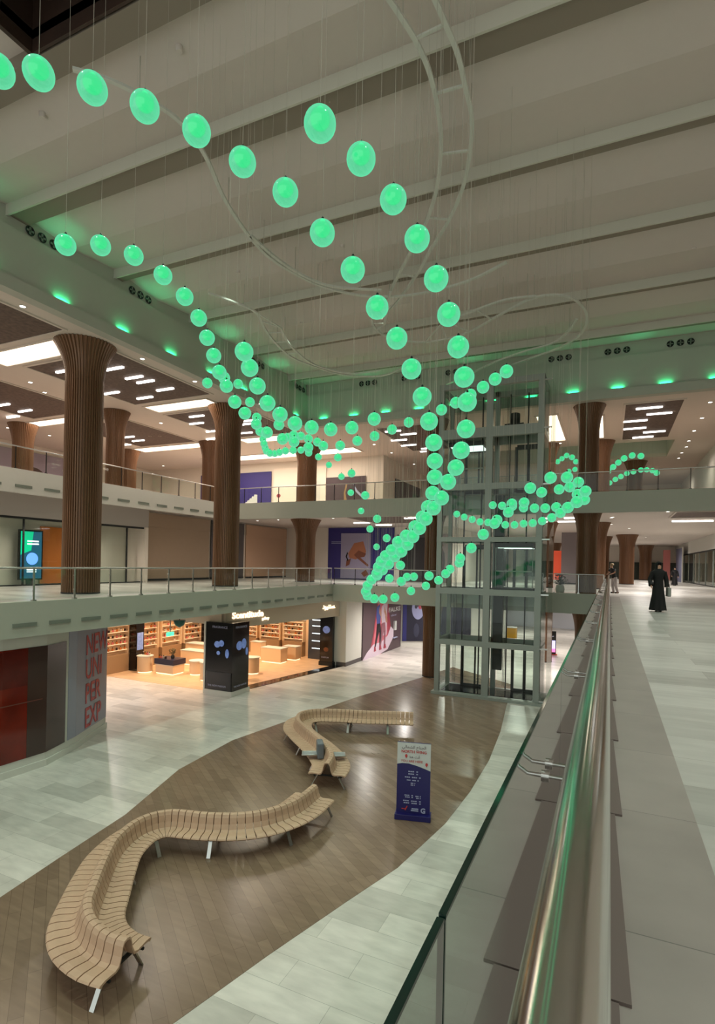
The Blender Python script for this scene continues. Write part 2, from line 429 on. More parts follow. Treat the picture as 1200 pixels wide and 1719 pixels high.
for i, (px, py) in enumerate(((1142,571),(1036,585),(940,598),(765,620),(618,638),(690,629))):
    p = P(px, py, 'y', 29.95); vent((p.x, 29.93, 17.28), 'y', ['triple round vent on the back wall, nearest the right edge','triple round vent on the back wall above the fluted column beside the lift','triple round vent on the back wall over the lift top','triple round vent on the back wall behind the two long globe strands','triple round vent on the back wall under the wavy track','triple round vent on the back wall between the wavy track and the lift'][i])
for i, (px, py) in enumerate(((70,383),(235,482),(433,600),(503,638))):
    p = P(px, py, 'x', -17.55); vent((-17.53, p.y, 17.22), 'x', 'triple round vent on the side wall, %s from the dark roof hatch' % ORD[i])

# ------------------------------------------------------------------ ribbed columns
def column(x, y, z0, z1, r, label, flare=None):
    flare = flare or r*1.62
    t = thing('ribbed_column', label, 'column', (x, y, z0), 0, 'brown ribbed columns')
    h = z1 - z0; ch = min(1.5, h*.33)
    nr = 46; n = nr*4
    rib = lambda k: 1.0 if k % 4 in (0, 1) else .915
    MB().lathe([(r, .0), (r, (h-ch)*.5), (r, h-ch)], n, rib=rib).build('shaft', M_col, t)
    prof = []
    for i in range(13):
        q = i/12; prof.append((r + (flare-r)*(q**2.2), h-ch + ch*q*.985))
    prof.append((flare*.99, h-.01))
    rib2 = lambda k: 1.0 if k % 4 in (0, 1) else .93
    MB().lathe(prof, n, rib=rib2).build('capital', M_col, t)
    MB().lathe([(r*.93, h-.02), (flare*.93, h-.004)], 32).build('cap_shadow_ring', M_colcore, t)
    MB().lathe([(r*1.01, 0), (r*1.01, .06)], 60).build('base_ring', M_dark, t)
    return t
column(-19.07, 15.2, F1, SOF, .70, 'tall brown ribbed column rising two storeys, the nearest on the lower balcony', 1.15)
column(-19.3, 24.5, F1, SOF, .70, 'tall brown ribbed column rising two storeys, second along the lower balcony', 1.15)
column(-20.1, 34.6, F1, 9.6, .70, 'brown ribbed column beside the navy handbag hoarding', 1.12)
column(-20.1, 34.6, F2, SOF, .70, 'brown ribbed column on the upper floor behind the cluster of globes', 1.15)
for z0, z1, w in ((0, 4.5, 'ground-floor'), (F1, 9.6, 'middle-floor'), (F2, SOF, 'top-floor')):
    column(-9.38, 30.95, z0, z1, .5, w+' brown ribbed column against the shop side of the glass lift', .8)
    column(-1.1, 30.95, z0, z1, .5, w+' brown ribbed column on the walkway side of the glass lift', .8)
    column(-4.0, 39.8, z0, z1, .5, w+' brown ribbed column directly behind the lift', .8)
column(-.75, 40.6, F1, 9.6, .5, 'middle-floor brown ribbed column just behind the one by the potted plant', .8)
column(-.6, 39.9, F2, SOF, .5, 'brown ribbed column on the top floor before the next atrium', .8)
column(1.7, 48.2, F2, SOF, .5, 'brown ribbed column beyond the next atrium, under the arc of globes', .85)
column(-26.0, 22.8, F2, SOF, .5, 'brown ribbed column on the upper left floor half behind the nearest tall one', .8)
column(-26.2, 31.2, F2, SOF, .5, 'brown ribbed column on the upper floor beside the second tall one', .8)
column(-34.3, 22.9, F2, SOF, .6, 'brown ribbed column on the upper floor beside the face poster', .9)
column(-34.2, 31.4, F2, SOF, .5, 'brown ribbed column far back on the upper floor near the navy wall', .8)
column(-12.0, 50.0, 0, 4.5, .6, 'ground-floor brown ribbed column far behind the lift', .9)
column(1.4, 55.5, F1, 9.6, .62, 'stout brown ribbed column on the concourse past the black-robed woman', .95)
column(-.6, 58.5, F1, 9.6, .55, 'brown ribbed column behind the stout one on the concourse', .85)
column(4.2, 80, F1, 9.6, .7, 'brown ribbed column at the far end of the concourse', 1.0)
column(-6.5, 74, F1, 9.6, .7, 'brown ribbed column at the far end beyond the leaning person', 1.0)

# ------------------------------------------------------------------ ceiling panels and lights
def rect_panel(name, label, cat, x0, x1, y0, y1, z, m, frame=M_ceil, group=None, dz=.05):
    t = thing(name, label, cat, ((x0+x1)/2, (y0+y1)/2, z), 0, group)
    w, d = (x1-x0)/2, (y1-y0)/2
    MB().box(-w, w, -d, d, -.02, -.004).build('panel', m, t)
    f = MB(); e = .1
    f.box(-w-e, w+e, -d-e, -d, -dz, 0); f.box(-w-e, w+e, d, d+e, -dz, 0); f.box(-w-e, -w, -d, d, -dz, 0); f.box(w, w+e, -d, d, -dz, 0)
    f.build('rim', frame, t)
    return t
k = 0
for x0, x1 in ((-23.7, -18.5), (-32.1, -26.8)):
    for y0, y1 in ((-.8, 5.4), (7.6, 13.8), (15.9, 22.05), (24.3, 30.5)):
        if y0 < 0: continue
        rect_panel('perforated_ceiling_panel', 'dark perforated ceiling panel, %s from the near end of the %s row' % (ORD[k % 3], 'balcony-side' if k < 3 else 'wall-side'), 'ceiling panel', x0, x1, y0, y1, SOF, M_panel, group='dark perforated ceiling panels'); k += 1
rect_panel('perforated_ceiling_panel', 'dark ceiling panel with light bars behind the lift-side globes', 'ceiling panel', -13.4, -9.4, 31.4, 38.6, SOF, M_panel, group='dark perforated ceiling panels')
rect_panel('perforated_ceiling_panel', 'dark ceiling panel with six light bars right of the lift column', 'ceiling panel', .6, 3.2, 31.2, 39.7, SOF, M_panel, group='dark perforated ceiling panels')
rect_panel('perforated_ceiling_panel', 'dark ceiling panel above the black-robed woman on the walkway', 'ceiling panel', 3.2, 6.6, 33.5, 37.0, 9.6, M_panel, group='dark perforated ceiling panels')
rect_panel('perforated_ceiling_panel', 'dark ceiling panel above the handbag poster', 'ceiling panel', -16.2, -12.2, 33, 38.5, 9.6, M_panel, group='dark perforated ceiling panels')
cv = [(-24.4,-19.3,14.3,15.5,'nearest of the balcony-side row'),(-23.6,-19.3,22.6,23.7,'between the two tall columns'),(-23.6,-19.3,31.0,32.2,'beside the upper column behind the globes'),
      (-33.9,-26.8,22.6,23.5,'behind the nearest tall column'),(-33.4,-27.0,31.0,32.2,'far row by the navy wall'),(-31,-17.1,36.0,37.6,'long one along the back wall'),
      (-3.9,-2.8,32.0,38.6,'wedge beside the lift top'),(-1.3,-.5,33,38.6,'behind the column beside the lift')]
for x0, x1, y0, y1, w in cv:
    t = rect_panel('cove_light_panel', 'glowing cream ceiling light panel, '+w, 'ceiling light', x0, x1, y0, y1, SOF, M_cove, group='cream ceiling light panels')
    L = bpy.data.lights.new('cove_glow', 'AREA'); L.shape = 'RECTANGLE'; L.size = x1-x0-.05; L.size_y = y1-y0-.05; L.energy = 22*(x1-x0)*(y1-y0)**.5; L.color = (1, .86, .68)
    lo = bpy.data.objects.new('cove_glow', L); lo.location = ((x0+x1)/2, (y0+y1)/2, SOF-.07); C.objects.link(lo)
def bar_light(c, L, label, group):
    o = tag(MB().box(-L/2, L/2, -.06, .06, -.03, .038).build('linear_light', M_lin), label, 'ceiling light', group); o.location = c; return o
bars = [(192,619),(225,634),(244,641),(277,654),(243,668),(187,660),(108,623),(330,699),(330,711),(357,724),(412,707),(415,712),(412,727),(357,737)]
lb = None
for i, (px, py) in enumerate(bars):
    p = P(px, py, 'z', SOF-.06)
    w = 'between the two tall columns' if i < 7 else 'around the second tall column'
    n = i if i < 7 else i-7
    bar_light(p, 1.05, 'white light bar, %s from the near end of those %s' % (ORD[n], w), 'linear lights over the upper balcony')
for i, (px, py) in enumerate([(42,690),(22,700),(5,680),(215,734),(232,740),(210,747)]):
    p = P(px, py, 'z', SOF-.06); bar_light(p, 1.1, 'white light bar far back, %s, %s' % (ORD[i % 3], 'beside the leftmost upper column' if i < 3 else 'behind the nearest tall column'), 'linear lights far over the upper floor')
for i, (x0, x1, py) in enumerate([(1068,1111,685),(1086,1127,694.5),(1047,1086,707),(1047,1084,719.5),(1080,1116,725),(1062,1096,734)]):
    a = P(x0, py, 'z', SOF-.06); b = P(x1, py, 'z', SOF-.06); bar_light((a+b)/2, min(1.5, (a-b).length*.95), 'white light bar, %s from the atrium in the dark panel past the lift' % ORD[i], 'linear lights in the dark panel past the lift')
for i, (x0, x1, py) in enumerate([(645,674,724),(671,700,729),(655,684,739),(672,700,747.5),(706,728,753),(705,716,758)]):
    a = P(x0, py, 'z', SOF-.06); b = P(x1, py, 'z', SOF-.06); bar_light((a+b)/2, min(1.5, (a-b).length*.95), 'white light bar, %s from the atrium in the dark panel before the lift' % ORD[i], 'linear lights in the dark panel before the lift')
for px, py, L, lab in [(607,878,1.3,'above the handbag poster'),(644,881.5,1.3,'next to the one above the handbag poster'),(692,870,1.1,'above the dark shopfront by the lift'),(960,870,.9,'over the potted plant, nearer'),(955,876,1.4,'over the potted plant, farther'),(1162,875,2.2,'over the right side of the walkway')]:
    p = P(px, py, 'z', 9.54); bar_light(p, L, 'white light bar on the middle ceiling, '+lab, 'linear lights on the middle ceiling')
dl = None
dpx = [(38,514),(239,602),(327,640),(51,641.6),(75,658.6),(13,718),(83,731),(434,678),(270,710),(252,732),(628,746),(657,760),(940,744),(1192,675),(1178,701.5),(1165,723),(1156,740),(1152,750),(1144,760),(1139,769),(112,709),(274,782),(268,732),(695,779),(1030,788)]
def downlight(p, label, group):
    global dl
    if dl is None:
        dl = thing('downlight', label, 'ceiling light', p, 0, group)
        r = MB(); r.tube([(.1*math.cos(a*PI/8), .1*math.sin(a*PI/8), -.005) for a in range(16)], .015, 6, closed=True); r.build('rim', M_white, dl, smooth=True)
        MB().lathe([(.095, -.012), (.095, -.004)], 16).build('lens', M_down, dl)
    else: clone(dl, p, label, group)
dpx.sort(key=lambda q: (P(q[0], q[1], 'z', SOF)-EYE).length)
for i, (px, py) in enumerate(dpx):
    downlight(P(px, py, 'z', SOF-.003), 'small round downlight, %s in the upper ceiling counting from the nearest' % ORD[i], 'round downlights in the upper ceiling')
for i, (px, py) in enumerate(sorted([(432,874),(467,872.5),(559,870),(606,868),(555+68,876),(1121,858.5),(1185,858),(1026,869),(1026,880),(1028,868),(1056,887),(1084,902),(935,882),(188,862),(207,851),(185,850)], key=lambda q: (P(q[0], q[1], 'z', 9.6)-EYE).length)):
    p = P(px, py, 'z', 9.597)
    if p.y < 82: downlight(p, 'small round downlight, %s in the middle ceiling counting from the nearest' % ORD[i], 'round downlights in the middle ceiling')

# green wall-washers on the roof ledge
wl = None
def washer(p, axis, label):
    global wl
    t = thing('green_wall_washer', label, 'wall light', p, 0 if axis == 'y' else PI/2, 'green wall washers on the roof fascia')
    MB().box(-.27, .27, -.035, .035, 0, .05).build('housing', M_dark, t); MB().box(-.25, .25, -.02, .02, .05, .055).build('lens', M_ledg, t)
GL = bpy.data.lights.new('green_wash', 'AREA'); GL.shape = 'RECTANGLE'; GL.size = .5; GL.size_y = .04; GL.energy = 4; GL.color = (.03, 1, .35)
k = 0
x = -16.2
while x < 8:
    washer((x, 29.745, SOF+.36), 'y', 'green wall washer on the back fascia ledge, %s from the corner' % ORD[k])
    o = bpy.data.objects.new('green_wash', GL); o.location = (x, 29.745, SOF+.425); o.rotation_euler = (math.radians(180), 0, 0); C.objects.link(o)
    x += 2.05; k += 1
k = 0; y = 28.5
while y > 8:
    washer((-17.345, y, SOF+.36), 'x', 'green wall washer on the side fascia ledge, %s from the corner' % ORD[k])
    o = bpy.data.objects.new('green_wash', GL); o.location = (-17.345, y, SOF+.425); o.rotation_euler = (math.radians(180), 0, PI/2); C.objects.link(o)
    y -= 2.6; k += 1
GB = bpy.data.lights.new('green_beam_wash', 'SPOT'); GB.energy = 32; GB.color = (.05, 1, .4); GB.spot_size = math.radians(70); GB.spot_blend = 1; GB.shadow_soft_size = .08
for x_, y_ in ((-3, 44), (1.5, 44)):
    o = bpy.data.objects.new('green_beam_wash', GB); o.location = (x_, y_, 14.6); o.rotation_euler = (math.radians(150), 0, 0); C.objects.link(o)
for i, (x, y) in enumerate(((-16.9, 9.6), (-16.9, 12.5), (-16.9, 16.8), (-16.9, 21.2), (-16.9, 25.6), (-13, 28.9), (-7, 28.9), (1.0, 28.9))):
    o = bpy.data.objects.new('green_beam_wash', GB); o.location = (x, y, 16.0); o.rotation_euler = (math.radians(180), 0, 0); C.objects.link(o)
for i, (x, y) in enumerate(WALK_FILLS):
    t = thing('roof_fill_light', 'small floodlight added as fill under the roof over the walkway, %s from the viewer' % ORD[i], 'floodlight', (x, y, ROOF-.3), 0, 'small fill floodlights added under the roof ceiling')
    MB().lathe([(.06, .06), (.08, .1), (.08, .3)], 16).build('housing', M_roofc, t, smooth=True)
for i, (x, y) in enumerate(ROOF_FILLS):  # housings made up for the added roof fill lights
    t = thing('roof_fill_light', 'small floodlight added as fill under the roof, %s row from the viewer, %s' % (ORD[i//3], ('shop side', 'in the middle', 'walkway side')[i % 3]), 'floodlight', (x, y, ROOF-.3), 0, 'small fill floodlights added under the roof ceiling')
    MB().lathe([(.06, .06), (.08, .1), (.08, .3)], 16).build('housing', M_roofc, t, smooth=True)

# ================================================================== RAILINGS
def railing(name, label, a, b, z, step, style, rail_h=.98, hx=0, post_m=None):
    """straight balustrade from a to b standing on the kerb at height z"""
    a = Vector((*a, z)); b = Vector((*b, z)); d = b - a; L = d.length; u = d/L; n = Vector((-u.y, u.x, 0))
    t = thing(name, label, 'railing', a, 0)
    T = lambda s, o=0, h=0: u*s + n*o + Vector((0,0,h))
    MB().tube([T(0, hx, rail_h), T(L, hx, rail_h)], .03, 12).build('handrail', M_steel, t, smooth=True)
    cnt = int(L/step); st = L/cnt; post0 = None
    for i in range(cnt+1):
        if post0 is None:
            mb = MB()
            if style == 'flat':
                mb.obox((0,0,rail_h/2), u*.028, n*.012, (0,0,rail_h/2)); mb.obox((0,0,.02), u*.06, n*.05, (0,0,.02))
                mb.tube([n*-.03+Vector((0,0,.3)), n*.05+Vector((0,0,.3))], .018, 8); mb.tube([n*-.03+Vector((0,0,.75)), n*.05+Vector((0,0,.75))], .018, 8)
            else:
                mb.obox((0,0,rail_h/2), u*.014, n*.022, (0,0,rail_h/2)); mb.obox((0,0,.02), u*.05, n*.04, (0,0,.02))
            post0 = mb.build('post', post_m or M_steel, t); post0.location = T(0)
        else:
            o = post0.copy(); C.objects.link(o); o.parent = t; o.location = T(i*st)
    pane0 = None
    for i in range(cnt):
        if pane0 is None:
            pane0 = MB().obox((0,0,0), u*(st/2-.02), n*.006, (0,0,rail_h/2-.06)).build('glass_pane', M_glass, t)
            pane0.location = T(st/2, .05, rail_h/2)
        else:
            o = pane0.copy(); C.objects.link(o); o.parent = t; o.location = T((i+.5)*st, .05, rail_h/2)
    return t
railing('balcony_railing', 'glass railing with flat steel posts along the lower balcony side', (-15.5, 1.2), (-15.5, 29.9), F1+.1, 1.365, 'flat')
railing('balcony_railing', 'glass railing on the lower balcony between the corner and the lift', (-15.4, 30.1), (-8.3, 30.1), F1+.1, 1.3, 'thin', post_m=M_dark)
railing('balcony_railing', 'glass railing beside the potted plant, from lift to walkway', (-2.6, 30.1), (-.25, 30.1), F1+.1, 1.15, 'thin')
railing('balcony_railing', 'glass railing along the upper balcony side', (-23.3, 4), (-23.3, 29.3), F2+.1, 1.35, 'thin', post_m=M_dark)
railing('balcony_railing', 'glass railing across the upper back balcony, passing behind the lift', (-23.2, 29.57), (6.0, 29.57), F2+.1, 1.32, 'thin', post_m=M_dark)

# the walkway railing beside the viewer
t = thing('walkway_railing', 'frameless glass railing with round polished handrail running along the walkway', 'railing', (-.030, 0, F1))
GX = -.120; top = EYE.z - .36 - F1
MB().tube([(0, -2.5, top-.012), (0, 30.0, top-.012)], .038, 32).build('handrail', M_chrome, t, smooth=True)
e0 = g0_ = v0 = br0 = None
y = .55 - 3.0*1
k = 0
while y < 29.6:
    L = min(1.5, 30.0-y)
    def two(old, mk, name, m, off):
        if old is None:
            o = mk().build(name, m, t)
        else:
            o = old.copy(); C.objects.link(o); o.parent = t
        o.location = (0, y+off, 0); o.scale = (1, L/1.5, 1)
        return o
    g0_ = two(g0_, lambda: MB().box(GX-.004, GX+.004, .004, 1.496, -.1, top-.004), 'glass_pane', M_glassn, 0)
    e0 = two(e0, lambda: MB().box(GX-.004, GX+.004, .003, 1.497, top-.004, top), 'glass_edge', M_gedge, 0)
    v0 = two(v0, lambda: MB().box(GX-.004, GX+.004, 0, .004, -.1, top-.004), 'glass_edge', M_gedge, 0)
    y += 1.5
y = -1.45
while y < 29.6:
    def mk():
        mb = MB()
        mb.tube([(GX+.004, 0, top-.20), (GX+.05, 0, top-.20), (GX+.075, 0, top-.185), (GX+.09, 0, top-.15), (-.008, 0, top-.045)], .006, 8)
        mb.tube([(GX-.018, 0, top-.20), (GX+.014, 0, top-.20)], .015, 12)
        return mb
    if br0 is None: br0 = mk().build('bracket', M_chrome, t, smooth=True)
    else: o = br0.copy(); C.objects.link(o); o.parent = t; br0 = o
    br0.location = (0, y, 0); y += (.10 if int(round((y-1.55)*100)) % 150 == 0 else 1.40)
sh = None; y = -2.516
M_strip = mat('mauve_brown_strip', S(112, 98, 94), .4)  # tapered mauve-brown strips repeated along the floor beside the glass
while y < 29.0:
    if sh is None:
        mb = MB(); mb.prism([(GX+.02, 0), (.122, 0), (.084, 1.49), (GX+.02, 1.49)], 0, .012); sh = mb.build('tapered_strip', M_strip, t); o = sh
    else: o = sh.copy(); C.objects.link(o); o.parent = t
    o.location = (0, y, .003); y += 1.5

# ================================================================== THE GLASS LIFT
LX0, LX1, LY0, LY1 = -7.98, -2.9, 26.9, 29.15
LM = (LX0+LX1)/2
t = thing('lift_shaft', 'twin glass lift shaft with grey steel frame rising from the timber floor to the roof', 'lift', (0, 0, 0))
LT = 15.6
def part(mb, name, m, par=t, **k): return mb.build(name, m, par, **k)
for x, w in ((LX0+.12, .12), (LM, .16), (LX1-.14, .14)):
    part(MB().box(x-w, x+w, LY0, LY0+.22, 0, LT), 'post', M_dsteel)
for x, w in ((LX0+.12, .10), (LM, .12), (LX1-.12, .10)):
    part(MB().box(x-w, x+w, LY1-.2, LY1, 0, LT), 'post', M_dsteel)
for x in (LX0+.95, LM-.7, LM+.7, LX1-.95):
    part(MB().box(x-.03, x+.03, LY1-.5, LY1-.42, .2, LT-.3), 'guide_rail', M_dark)
for x in (LX0+.55, LM+.6):
    for dx in (0, .07, .14): part(MB().tube([(x+dx, LY1-.75, .4), (x+dx, LY1-.75, LT-.5)], .012, 6), 'hoist_rope', M_dark)
part(MB().box(LM+.25, LM+.7, LY0+.5, LY0+.75, 1.4, 10.0), 'counterweight_frame', M_dark)
for z, h in ((.06, .10), (2.66, .13), (5.22, .15), (7.8, .12), (10.4, .15), (13.05, .24), (15.45, .14)):
    f = MB(); f.box(LX0, LX1, LY0-.02, LY0+.2, z-h, z+h); f.box(LX0, LX1, LY1-.2, LY1+.02, z-h, z+h)
    f.box(LX0, LX0+.2, LY0+.2, LY1-.2, z-h, z+h); f.box(LX1-.2, LX1, LY0+.2, LY1-.2, z-h, z+h)
    part(f, 'ring_beam', M_dsteel)
zz = [.16, 2.66, 5.22, 7.8, 10.4, 13.05, 15.4]
for z0, z1 in zip(zz, zz[1:]):
    for x0, x1 in ((LX0+.26, LM-.18), (LM+.18, LX1-.3)):
        part(MB().box(x0, x1, LY0+.04, LY0+.055, z0+.16, z1-.16), 'glass_pane', M_glassl)
        part(MB().box(x0, x1, LY1-.06, LY1-.045, z0+.16, z1-.16), 'glass_pane', M_glassl)
    for x in (LX0-.02, LX1+.02):
        part(MB().box(x-.008, x+.008, LY0+.1, LY1-.1, z0+.1, z1-.02), 'glass_pane', M_glassl)
# outer glass skin standing proud on the walkway side
part(MB().box(LX1+.30, LX1+.315, LY0+.02, LY1-.02, .3, LT-.2), 'outer_glass_skin', M_glassl)
for z in (.2, 2.66, 5.2, 7.8, 10.4, 13.05, 15.3):
    part(MB().box(LX1, LX1+.34, LY0, LY0+.05, z-.03, z+.03), 'skin_bracket', M_steel)
part(MB().box(LX0-.12, LX1+.4, LY0-.14, LY1+.1, .004, .14), 'plinth', M_dsteel)
part(MB().box(LX0+.3, LX1-.35, LY0+.25, LY1-.3, .141, .17), 'pit_floor', M_black)
# landing doors on the far side
for z0 in (0.17, F1+.12, F2+.12):
    for x0, x1 in ((LX0+1.0, LM-.25), (LM+1.05, LX1-.3)):
        f = MB(); f.box(x0-.1, x0+.04, LY1-.40, LY1-.3, z0, z0+2.3); f.box(x1-.04, x1+.1, LY1-.40, LY1-.3, z0, z0+2.3); f.box(x0, x1, LY1-.40, LY1-.3, z0+2.15, z0+2.4); f.box((x0+x1)/2-.04, (x0+x1)/2+.04, LY1-.40, LY1-.3, z0, z0+2.2)
        f.box(x0, x1, LY1-.40, LY1-.3, z0-.03, z0+.12)
        d = part(f, 'landing_door', M_dark)
        MB().box(x0+.04, x1-.04, LY1-.36, LY1-.345, z0+.1, z0+2.15).build('door_glass', M_glass, d)
    if z0 > 1: part(MB().box(LX0, LX1, LY1+.03, 30.05, z0-.75, z0-.13), 'landing_bridge', M_white)
# the two cars
def car(x0, x1, z, label):
    c = thing('lift_car', label, 'lift car', ((x0+x1)/2, (LY0+LY1)/2-.05, z))
    w, d, h = (x1-x0)/2, .72, 2.35
    MB().box(-w, w, -d, d, 0, .16).build('floor_pan', M_dark, c)
    MB().box(-w, w, -d, d, h-.22, h).build('roof_pan', M_dark, c)
    f = MB()
    for sx in (-1, 1):
        for sy in (-1, 1): f.box(sx*w-.04*(sx>0)-.0, sx*w+.04*(sx<0), sy*d-.04*(sy>0), sy*d+.04*(sy<0), .16, h-.22)
    f.box(-w, w, -d, -d+.03, .95, 1.01); f.build('frame', M_dsteel, c)
    MB().box(-w+.05, w-.05, -d+.01, -d+.02, .16, h-.22).build('glass_pane', M_glassl, c)
    MB().box(-w+.1, w-.1, -d+.05, d-.1, h-.25, h-.23).build('ceiling_light', mat('car_light', (1,1,1), .5, 0, 1.5, (.9, 1, .95)), c)
    MB().box(-w+.02, -w+.3, d-.1, d-.04, .2, h-.3).build('control_panel', M_steel, c)
    return c
car(LM+.34, LX1-.42, F1+.2, 'green-tinted glass lift car stopped behind the globes in the walkway-side shaft')
car(LX0+.42, LM-.32, F2+.2, 'glass lift car near the top of the shop-side shaft')
wm = thing('winch_motor', 'black hoist motor on the top beam of the lift shaft', 'motor', (LM+1.1, LY0+.7, 13.3))
MB().box(-.45, .45, -.3, .3, 0, .16).build('bed', M_dark, wm); MB().lathe([(.22, 0), (.24, .1), (.24, .5), (.2, .55)], 20, c=(0,0,.16)).build('drum', M_dark, wm, smooth=True)
wb = MB().box(LM+.4, LX1-.4, LY0+.4, LY0+1.1, 13.14, 13.29); part(wb, 'motor_beam', M_dsteel)

# ================================================================== GLOBES
def globe_mats():
    m = bpy.data.materials.new('globe_shell'); m.use_nodes = True; nt = m.node_tree; nt.nodes.clear()
    out = nt.nodes.new('ShaderNodeOutputMaterial')
    em = nt.nodes.new('ShaderNodeEmission'); em.inputs[0].default_value = (.12, .63, .34, 1); em.inputs[1].default_value = 1.0
    es = nt.nodes.new('ShaderNodeMapRange'); es.inputs['To Min'].default_value = .92; es.inputs['To Max'].default_value = 1.3
    tr = nt.nodes.new('ShaderNodeBsdfTransparent'); tr.inputs[0].default_value = (.8, 1, .9, 1)
    tl = nt.nodes.new('ShaderNodeBsdfTranslucent'); tl.inputs[0].default_value = (.06, .40, .20, 1)
    nt.nodes.remove(tl)
    gl = nt.nodes.new('ShaderNodeBsdfGlossy'); gl.inputs['Roughness'].default_value = .15; gl.inputs[0].default_value = (.8, 1, .9, 1)
    lw = nt.nodes.new('ShaderNodeLayerWeight'); lw.inputs[0].default_value = .35
    rp = nt.nodes.new('ShaderNodeMapRange'); rp.inputs['From Min'].default_value = 0; rp.inputs['From Max'].default_value = 1
    rp.inputs['To Min'].default_value = .34; rp.inputs['To Max'].default_value = 1.0
    nt.links.new(lw.outputs['Facing'], rp.inputs[0]); nt.links.new(lw.outputs['Facing'], es.inputs[0]); nt.links.new(es.outputs[0], em.inputs[1])
    ge = nt.nodes.new('ShaderNodeNewGeometry'); mxm = nt.nodes.new('ShaderNodeMath'); mxm.operation = 'MAXIMUM'; nt.links.new(rp.outputs[0], mxm.inputs[0]); nt.links.new(ge.outputs['Backfacing'], mxm.inputs[1]); rp = mxm
    a = nt.nodes.new('ShaderNodeMixShader'); nt.links.new(rp.outputs[0], a.inputs[0]); nt.links.new(tr.outputs[0], a.inputs[1]); nt.links.new(em.outputs[0], a.inputs[2])
    b = nt.nodes.new('ShaderNodeMixShader'); b.inputs[0].default_value = .07; nt.links.new(a.outputs[0], b.inputs[1]); nt.links.new(gl.outputs[0], b.inputs[2])
    nt.links.new(b.outputs[0], out.inputs[0])
    return m
M_globe = globe_mats()
def core_mat():
    m = bpy.data.materials.new('globe_core'); m.use_nodes = True; nt = m.node_tree; nt.nodes.clear()
    out = nt.nodes.new('ShaderNodeOutputMaterial'); em = nt.nodes.new('ShaderNodeEmission'); em.inputs[0].default_value = (0, .86, .25, 1); em.inputs[1].default_value = 1.0
    tr = nt.nodes.new('ShaderNodeBsdfTransparent'); lw = nt.nodes.new('ShaderNodeLayerWeight'); lw.inputs[0].default_value = .5
    rp = nt.nodes.new('ShaderNodeMapRange'); rp.interpolation_type = 'SMOOTHSTEP'; rp.inputs['From Min'].default_value = .3; rp.inputs['From Max'].default_value = .95; rp.inputs['To Min'].default_value = 1; rp.inputs['To Max'].default_value = 0
    a = nt.nodes.new('ShaderNodeMixShader'); nt.links.new(lw.outputs['Facing'], rp.inputs[0]); nt.links.new(rp.outputs[0], a.inputs[0]); nt.links.new(tr.outputs[0], a.inputs[1]); nt.links.new(em.outputs[0], a.inputs[2]); nt.links.new(a.outputs[0], out.inputs[0])
    return m
M_core = core_mat()
M_gl_lamp = mat('globe_lamp', (0, .8, .35), .5, 0, 1.5, (0.0, 1, .36))
M_cable = mat('thin_cable', S(178, 172, 160), .5)
proto = None
GR = .15
def globe(p, r, label, group):
    global proto
    if proto is None:
        proto = thing('pendant_globe', label, 'pendant lamp', p, 0, group)
        pr = [(GR*math.sin(PI*i/16) + 1e-5, -GR*math.cos(PI*i/16)) for i in range(17)]
        MB().lathe(pr, 28).build('glass_globe', M_globe, proto, smooth=True)
        MB().lathe([(.03, GR-.02), (.03, GR-.004)], 12).build('lamp', M_gl_lamp, proto)
        pr = [(.1*math.sin(PI*i/12) + 1e-5, .046 - .098*math.cos(PI*i/12)) for i in range(13)]
        MB().lathe(pr, 24).build('glowing_core', M_core, proto, smooth=True)
        MB().lathe([(.018, GR-.004), (.018, GR+.03), (.006, GR+.045)], 10).build('cap', M_dark, proto)
        cb = MB().tube([(0,0,0), (0,0,1)], .0026, 4).build('cable', M_cable, proto); cb.location = (0, 0, GR+.04)
        o = proto
    else:
        o = proto.copy(); C.objects.link(o); o.location = p; o['label'] = label; o['group'] = group
        for ch in list(proto.children):
            c = ch.copy(); C.objects.link(c); c.parent = o
    s = r/GR; o.scale = (s, s, s)
    for ch in o.children:
        if ch.name.startswith('cable'): ch.scale = (1/s*1.0, 1/s*1.0, (ROOF - .05 - p[2] - r)/s)
    return o
ST = {}
ST['long strand sweeping in from the dark roof hatch'] = [(-3,118,50),(65,123,49),(155,148,48),(243,179,47.5),(330,220,46.5),(407,272,45),(479,323,43),(541,391,42),(592,453,41),(633,516,38),(666,568,35.5),(690.5,619.5,33.5),(708.5,666,31.7),(720,707.5,30),(728,743,28.5),(729.7,774,27),(729.5,801,26),(726,828,24.5),(718,851,23),(708.5,868,22),(696,884,21),(681.5,899.5,20.5),(668,910,20),(657,923.5,19.5),(647,933,19),(640,942,18.6),(635,952,18.3),(632,963,18),(623.5,973,17.6),(617,983,17.3),(614,993,17)]
ST['strand hanging from the ceiling centre'] = [(537,208,54),(606,267,49),(660,335,45),(700,401,42.5),(732,468,41),(753,528,38.5),(769,582.5,36),(779,633,34),(784,675,31.7),(782,720,30.5),(774,756,29),(765,785,27.5),(752,809,26.5),(741,836,25),(728,853,24),(714.5,871,23),(704,887,22),(693,901,21),(684,914,20.3),(673.5,926,19.7),(662.5,934,19.2),(652,947,18.6),(642,957,18),(633,966,17.6)]
ST['hooked strand curling up in front of the lift'] = [(616.5,1000,15.6),(628,1005,15.4),(643,1005.7,15),(662.7,1003,15),(689.7,992,14.2),(714.7,983.5,14),(736,974,14.6),(748,963,15.2),(755,955.5,15),(771,945,15.8),(772.5,937,16.2),(791,920,17.2),(811,897,18.5),(830,878.7,18),(834,873,18)]
ST['short inner strand behind the hooked one'] = [(653.5,971,14.5),(673.5,976,15.5),(683,968.5,14),(694.5,968,14),(720,966.7,15.5),(672,949,15.5)]
